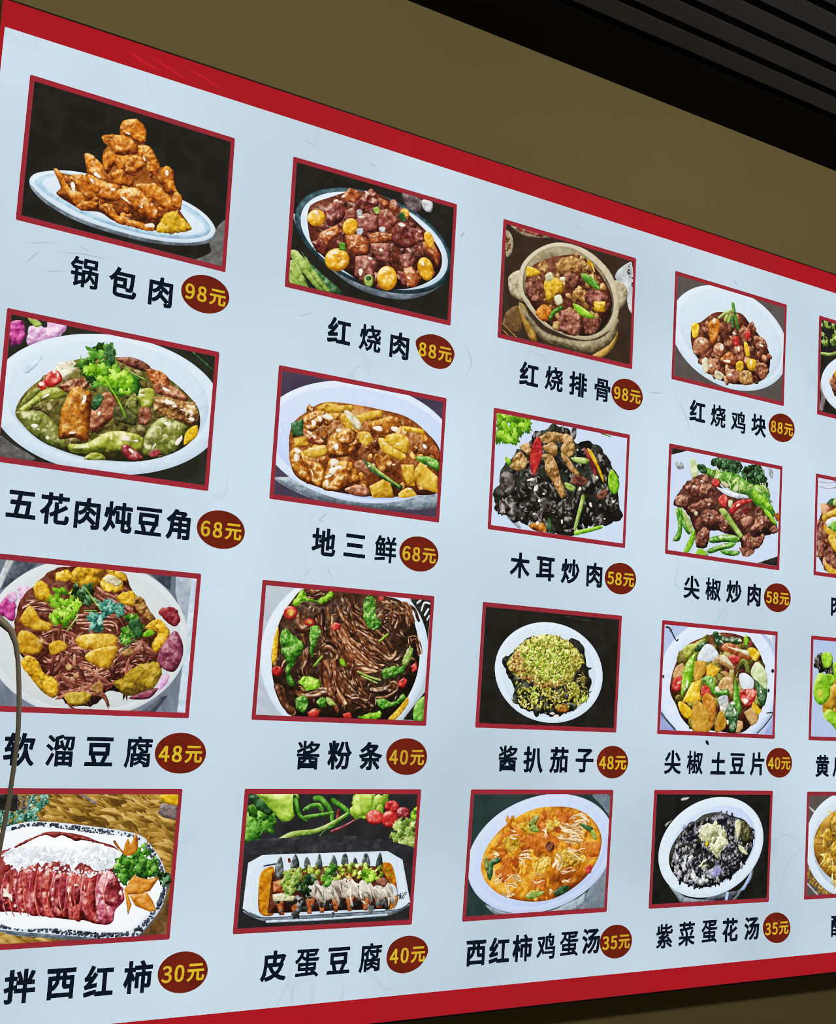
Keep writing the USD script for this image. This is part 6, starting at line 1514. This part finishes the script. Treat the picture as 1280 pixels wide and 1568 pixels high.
for line in '''锅包肉|t|0.3212 0.8234 0.5030 0.8293 0.6876 0.8331|0.7867 0.8012 0.7940 0.8289 0.8125 0.8533 0.8406 0.8721 0.8755 0.8834 0.9137 0.8862 0.9515 0.8800 0.9852 0.8657 1.0115 0.8444 1.0278 0.8184 1.0326 0.7902 1.0253 0.7625 1.0067 0.7381 0.9786 0.7193 0.9438 0.7080 0.9056 0.7053 0.8678 0.7114 0.8341 0.7258 0.8078 0.7470 0.7915 0.7730|98元
红烧肉|t|1.6464 0.8266 1.8296 0.8292 2.0088 0.8327|2.1074 0.7906 2.1473 0.7523 2.2233 0.7326 2.3089 0.7516 2.3561 0.8085 2.3296 0.8792 2.2644 0.9089 2.1857 0.8963 2.1328 0.8506|88元
红烧排骨|t|2.8672 0.8291 3.0449 0.8252 3.2230 0.8246 3.4061 0.8267|3.4757 0.8183 3.4816 0.8465 3.4989 0.8720 3.5259 0.8923 3.5601 0.9055 3.5980 0.9101 3.6359 0.9058 3.6701 0.8929 3.6973 0.8728 3.7148 0.8475 3.7210 0.8193 3.7151 0.7910 3.6978 0.7655 3.6707 0.7452 3.6366 0.7321 3.5987 0.7275 3.5608 0.7318 3.5265 0.7446 3.4993 0.7647 3.4818 0.7901|98元
红烧鸡块|t|4.1763 0.8230 4.3551 0.8254 4.5345 0.8323 4.7192 0.8275|4.8106 0.8195 4.8192 0.8471 4.8389 0.8708 4.8678 0.8884 4.9029 0.8982 4.9410 0.8991 4.9783 0.8911 5.0111 0.8750 5.0361 0.8524 5.0511 0.8254 5.0544 0.7967 5.0458 0.7691 5.0261 0.7454 4.9973 0.7278 4.9621 0.7180 4.9240 0.7171 4.8867 0.7251 4.8540 0.7412 4.8289 0.7639 4.8139 0.7909|88元
五花肉炖豆角|t|0.1439 1.8900 0.2901 1.8900 0.4379 1.8931 0.5803 1.8946 0.7264 1.8961 0.8712 1.8936|0.9645 1.8865 0.9693 1.9144 0.9856 1.9402 1.0120 1.9613 1.0457 1.9756 1.0836 1.9818 1.1219 1.9792 1.1569 1.9681 1.1851 1.9496 1.2038 1.9256 1.2112 1.8982 1.2065 1.8703 1.1901 1.8446 1.1638 1.8235 1.1300 1.8092 1.0921 1.8030 1.0538 1.8055 1.0188 1.8166 0.9906 1.8351 0.9719 1.8592|68元
地三鲜|t|1.6450 1.8915 1.8239 1.8916 2.0059 1.8901|2.0901 1.8897 2.0953 1.9178 2.1118 1.9434 2.1381 1.9641 2.1716 1.9778 2.2090 1.9832 2.2467 1.9798 2.2809 1.9679 2.3083 1.9487 2.3262 1.9241 2.3329 1.8964 2.3278 1.8683 2.3112 1.8427 2.2849 1.8220 2.2514 1.8083 2.2140 1.8028 2.1763 1.8062 2.1421 1.8181 2.1147 1.8373 2.0968 1.8620|68元
木耳炒肉|t|2.8754 1.8879 3.0538 1.8905 3.2335 1.8879 3.4125 1.8902|3.4911 1.8990 3.4985 1.9266 3.5169 1.9508 3.5445 1.9693 3.5787 1.9804 3.6160 1.9828 3.6530 1.9765 3.6858 1.9619 3.7113 1.9406 3.7271 1.9146 3.7315 1.8864 3.7242 1.8589 3.7058 1.8347 3.6782 1.8161 3.6440 1.8051 3.6066 1.8026 3.5697 1.8090 3.5369 1.8235 3.5113 1.8449 3.4956 1.8709|58元
尖椒炒肉|t|4.1858 1.8929 4.3677 1.8900 4.5476 1.8895 4.7281 1.8931|4.8182 1.8997 4.8259 1.9272 4.8448 1.9513 4.8732 1.9697 4.9082 1.9805 4.9464 1.9826 4.9841 1.9759 5.0176 1.9611 5.0436 1.9395 5.0595 1.9133 5.0639 1.8850 5.0562 1.8575 5.0373 1.8334 5.0089 1.8150 4.9739 1.8042 4.9357 1.8021 4.8980 1.8088 4.8645 1.8236 4.8385 1.8452 4.8225 1.8714|58元
肉|t|5.5159 1.8964||
软溜豆腐|t|0.2382 2.9266 0.4140 2.9269 0.5913 2.9288 0.7730 2.9277|0.8521 2.9254 0.8576 2.9539 0.8748 2.9798 0.9021 3.0007 0.9367 3.0146 0.9753 3.0199 1.0141 3.0163 1.0493 3.0041 1.0775 2.9844 1.0959 2.9593 1.1027 2.9311 1.0972 2.9026 1.0800 2.8767 1.0527 2.8557 1.0181 2.8419 0.9795 2.8365 0.9407 2.8401 0.9055 2.8524 0.8773 2.8720 0.8589 2.8972|48元
酱粉条|t|1.6420 2.9262 1.8198 2.9231 1.9987 2.9241|2.0905 2.9187 2.0955 2.9472 2.1122 2.9733 2.1390 2.9946 2.1731 3.0088 2.2113 3.0147 2.2499 3.0116 2.2849 2.9999 2.3131 2.9806 2.3317 2.9558 2.3388 2.9277 2.3338 2.8992 2.3171 2.8731 2.2903 2.8518 2.2562 2.8376 2.2180 2.8317 2.1794 2.8348 2.1443 2.8465 2.1161 2.8658 2.0976 2.8906|40元
酱扒茄子|t|2.8639 2.9227 3.0380 2.9273 3.2184 2.9261 3.4040 2.9263|3.4955 2.9274 3.5004 2.9556 3.5164 2.9812 3.5418 3.0020 3.5743 3.0158 3.6105 3.0213 3.6470 3.0179 3.6802 3.0060 3.7068 2.9867 3.7242 2.9620 3.7308 2.9342 3.7258 2.9061 3.7098 2.8805 3.6844 2.8597 3.6520 2.8459 3.6157 2.8404 3.5792 2.8438 3.5461 2.8557 3.5195 2.8750 3.5020 2.8997|48元
尖椒土豆片|t|4.0846 2.9244 4.2669 2.9245 4.4633 2.9262 4.6288 2.9258 4.8050 2.9253|4.8853 2.9070 4.8892 2.9355 4.9043 2.9620 4.9291 2.9839 4.9611 2.9990 4.9974 3.0059 5.0342 3.0039 5.0680 2.9932 5.0954 2.9748 5.1139 2.9505 5.1216 2.9228 5.1177 2.8943 5.1026 2.8678 5.0778 2.8459 5.0457 2.8308 5.0095 2.8239 4.9727 2.8259 4.9389 2.8366 4.9114 2.8550 4.8929 2.8793|40元
黄瓜|t|5.4125 2.9297 5.5813 2.9305||
拌西红柿|t|0.3361 3.9053 0.5133 3.9081 0.6831 3.9078 0.8625 3.9047|0.9553 3.8942 0.9599 3.9224 0.9759 3.9485 1.0018 3.9698 1.0351 3.9843 1.0724 3.9906 1.1102 3.9880 1.1447 3.9768 1.1725 3.9581 1.1910 3.9337 1.1983 3.9060 1.1937 3.8778 1.1777 3.8517 1.1518 3.8304 1.1186 3.8159 1.0812 3.8096 1.0435 3.8122 1.0090 3.8234 0.9811 3.8421 0.9626 3.8665|30元
皮蛋豆腐|t|1.5375 3.9040 1.7185 3.9045 1.8933 3.9032 2.0747 3.9019|2.1696 3.9111 2.1958 3.8405 2.2896 3.8085 2.3830 3.8358 2.4187 3.8905 2.3728 3.9610 2.2778 3.9897 2.1991 3.9646|40元
西红柿鸡蛋汤|t|2.7229 3.9200 2.8755 3.9145 3.0302 3.9134 3.1930 3.9141 3.3557 3.9130 3.5135 3.9065|3.5790 3.9121 3.5832 3.9406 3.5988 3.9671 3.6242 3.9888 3.6569 4.0038 3.6938 4.0104 3.7312 4.0081 3.7655 3.9972 3.7933 3.9785 3.8119 3.9541 3.8194 3.9263 3.8152 3.8977 3.7996 3.8713 3.7742 3.8495 3.7415 3.8346 3.7046 3.8279 3.6672 3.8302 3.6329 3.8412 3.6051 3.8598 3.5865 3.8842|35元
紫菜蛋花汤|t|4.0732 3.9111 4.2516 3.9077 4.4397 3.9063 4.6152 3.9055 4.8030 3.9069|4.9031 3.8944 4.9047 3.9231 4.9182 3.9508 4.9424 3.9750 4.9748 3.9933 5.0122 4.0038 5.0511 4.0055 5.0876 3.9984 5.1181 3.9830 5.1397 3.9609 5.1502 3.9342 5.1486 3.9056 5.1350 3.8779 5.1109 3.8537 5.0785 3.8354 5.0410 3.8249 5.0022 3.8231 4.9657 3.8303 4.9352 3.8457 4.9136 3.8678|35元
酸|t|5.6044 3.9321||'''.strip().splitlines():
    text, ink, pos, badge, price = line.split('|')
    pp = np.array(pos.split(), float).reshape(-1, 2)
    cap = thing('dish_name', (0, 0, 0), board, label='black dish name reading ' + text)
    for ch, (x, v) in zip(text, pp): put('character', glyph(ch, x, v, .150, .157, 0, 1.5e-3), M_text, cap, base)
    if not price: continue
    b = np.array(badge.split(), float).reshape(-1, 2)     # outline of the sticker
    ring = closed(b, .004, 0); pg = Polygon(ring).buffer(0); v2, f2 = trimesh.creation.triangulate_polygon(pg, engine='earcut'); m = trimesh.creation.extrude_triangulation(v2, f2, 2e-3)
    v = m.vertices; m = trimesh.Trimesh(np.c_[v[:, 0] * W0, -v[:, 2] * W0, EYE + (CB[1] - v[:, 1]) * W0], m.faces, process=False)
    bd = put('price_badge', m, M_badge, board, base, label=f'oval red-brown price sticker reading {price}')
    x0, v0, x1, v1 = pg.bounds; cx, cv = (x0 + x1) / 2, (v0 + v1) / 2; wd = x1 - x0; hh = .103; u = .105
    for k, ch in enumerate(price):
        ox = (-.076, -.017, .06)[k] * wd / .235; 
        put('character' if ch == '元' else 'digit', glyph(ch, cx + ox, cv + .004, u if ch != '元' else .097, hh if ch != '元' else .096, 2e-3, 3.2e-3), M_price, bd, base)

# ------------------------------------------------------------------ gooseneck lamp standing by the board
lamp = thing('gooseneck_lamp', (-.305, -1.185, 0), label='thin grey curved metal gooseneck standing in front of the board', category='lamp')
lo_ = (-.305, -1.185, 0)
nk = np.array([(-.3255, -1.2146, 1.573), (-.3183, -1.2187, 1.5679), (-.3124, -1.2218, 1.5621), (-.3079, -1.2233, 1.5517), (-.3046, -1.2235, 1.5378), (-.3015, -1.2227, 1.5182), (-.2991, -1.2216, 1.4986), (-.2973, -1.2199, 1.4789), (-.2967, -1.2179, 1.462), (-.2965, -1.2152, 1.4422), (-.2966, -1.2119, 1.4196), (-.2973, -1.2086, 1.3997), (-.2982, -1.2045, 1.3759), (-.2997, -1.1997, 1.3486), (-.301, -1.1947, 1.3203), (-.303, -1.19, 1.27), (-.304, -1.186, 1.18), (-.305, -1.185, .9), (-.305, -1.185, .02)])
nk = np.array([nk[0] + (nk[0] - nk[1]) * .4, *nk])
put('neck', tube(nk, np.r_[.0044, .0044, .0038, .003, .0024, np.full(len(nk) - 5, .0021)]), M_rod, lamp, lo_, smooth=True)
hd = tube([(-.322, -1.2166, 1.5705), (-.3275, -1.2138, 1.574), (-.345, -1.206, 1.582), (-.385, -1.188, 1.59), (-.392, -1.185, 1.591)], [.0038, .0065, .0085, .02, .021], 20)
put('lamp_head', hd, M_rod, lamp, lo_, smooth=40)
bs = trimesh.creation.revolve([(0, 0), (.11, 0), (.115, .006), (.11, .014), (.02, .02), (.008, .035), (0, .035)], sections=48); bs.apply_translation((-.305, -1.185, 0))
put('lamp_base', bs, M_rod, lamp, lo_, smooth=35)

print('triangles', sum(len(UsdGeom.Mesh(p).GetFaceVertexCountsAttr().Get()) for p in stage.Traverse() if p.IsA(UsdGeom.Mesh)), 'prims', len(list(stage.Traverse())))
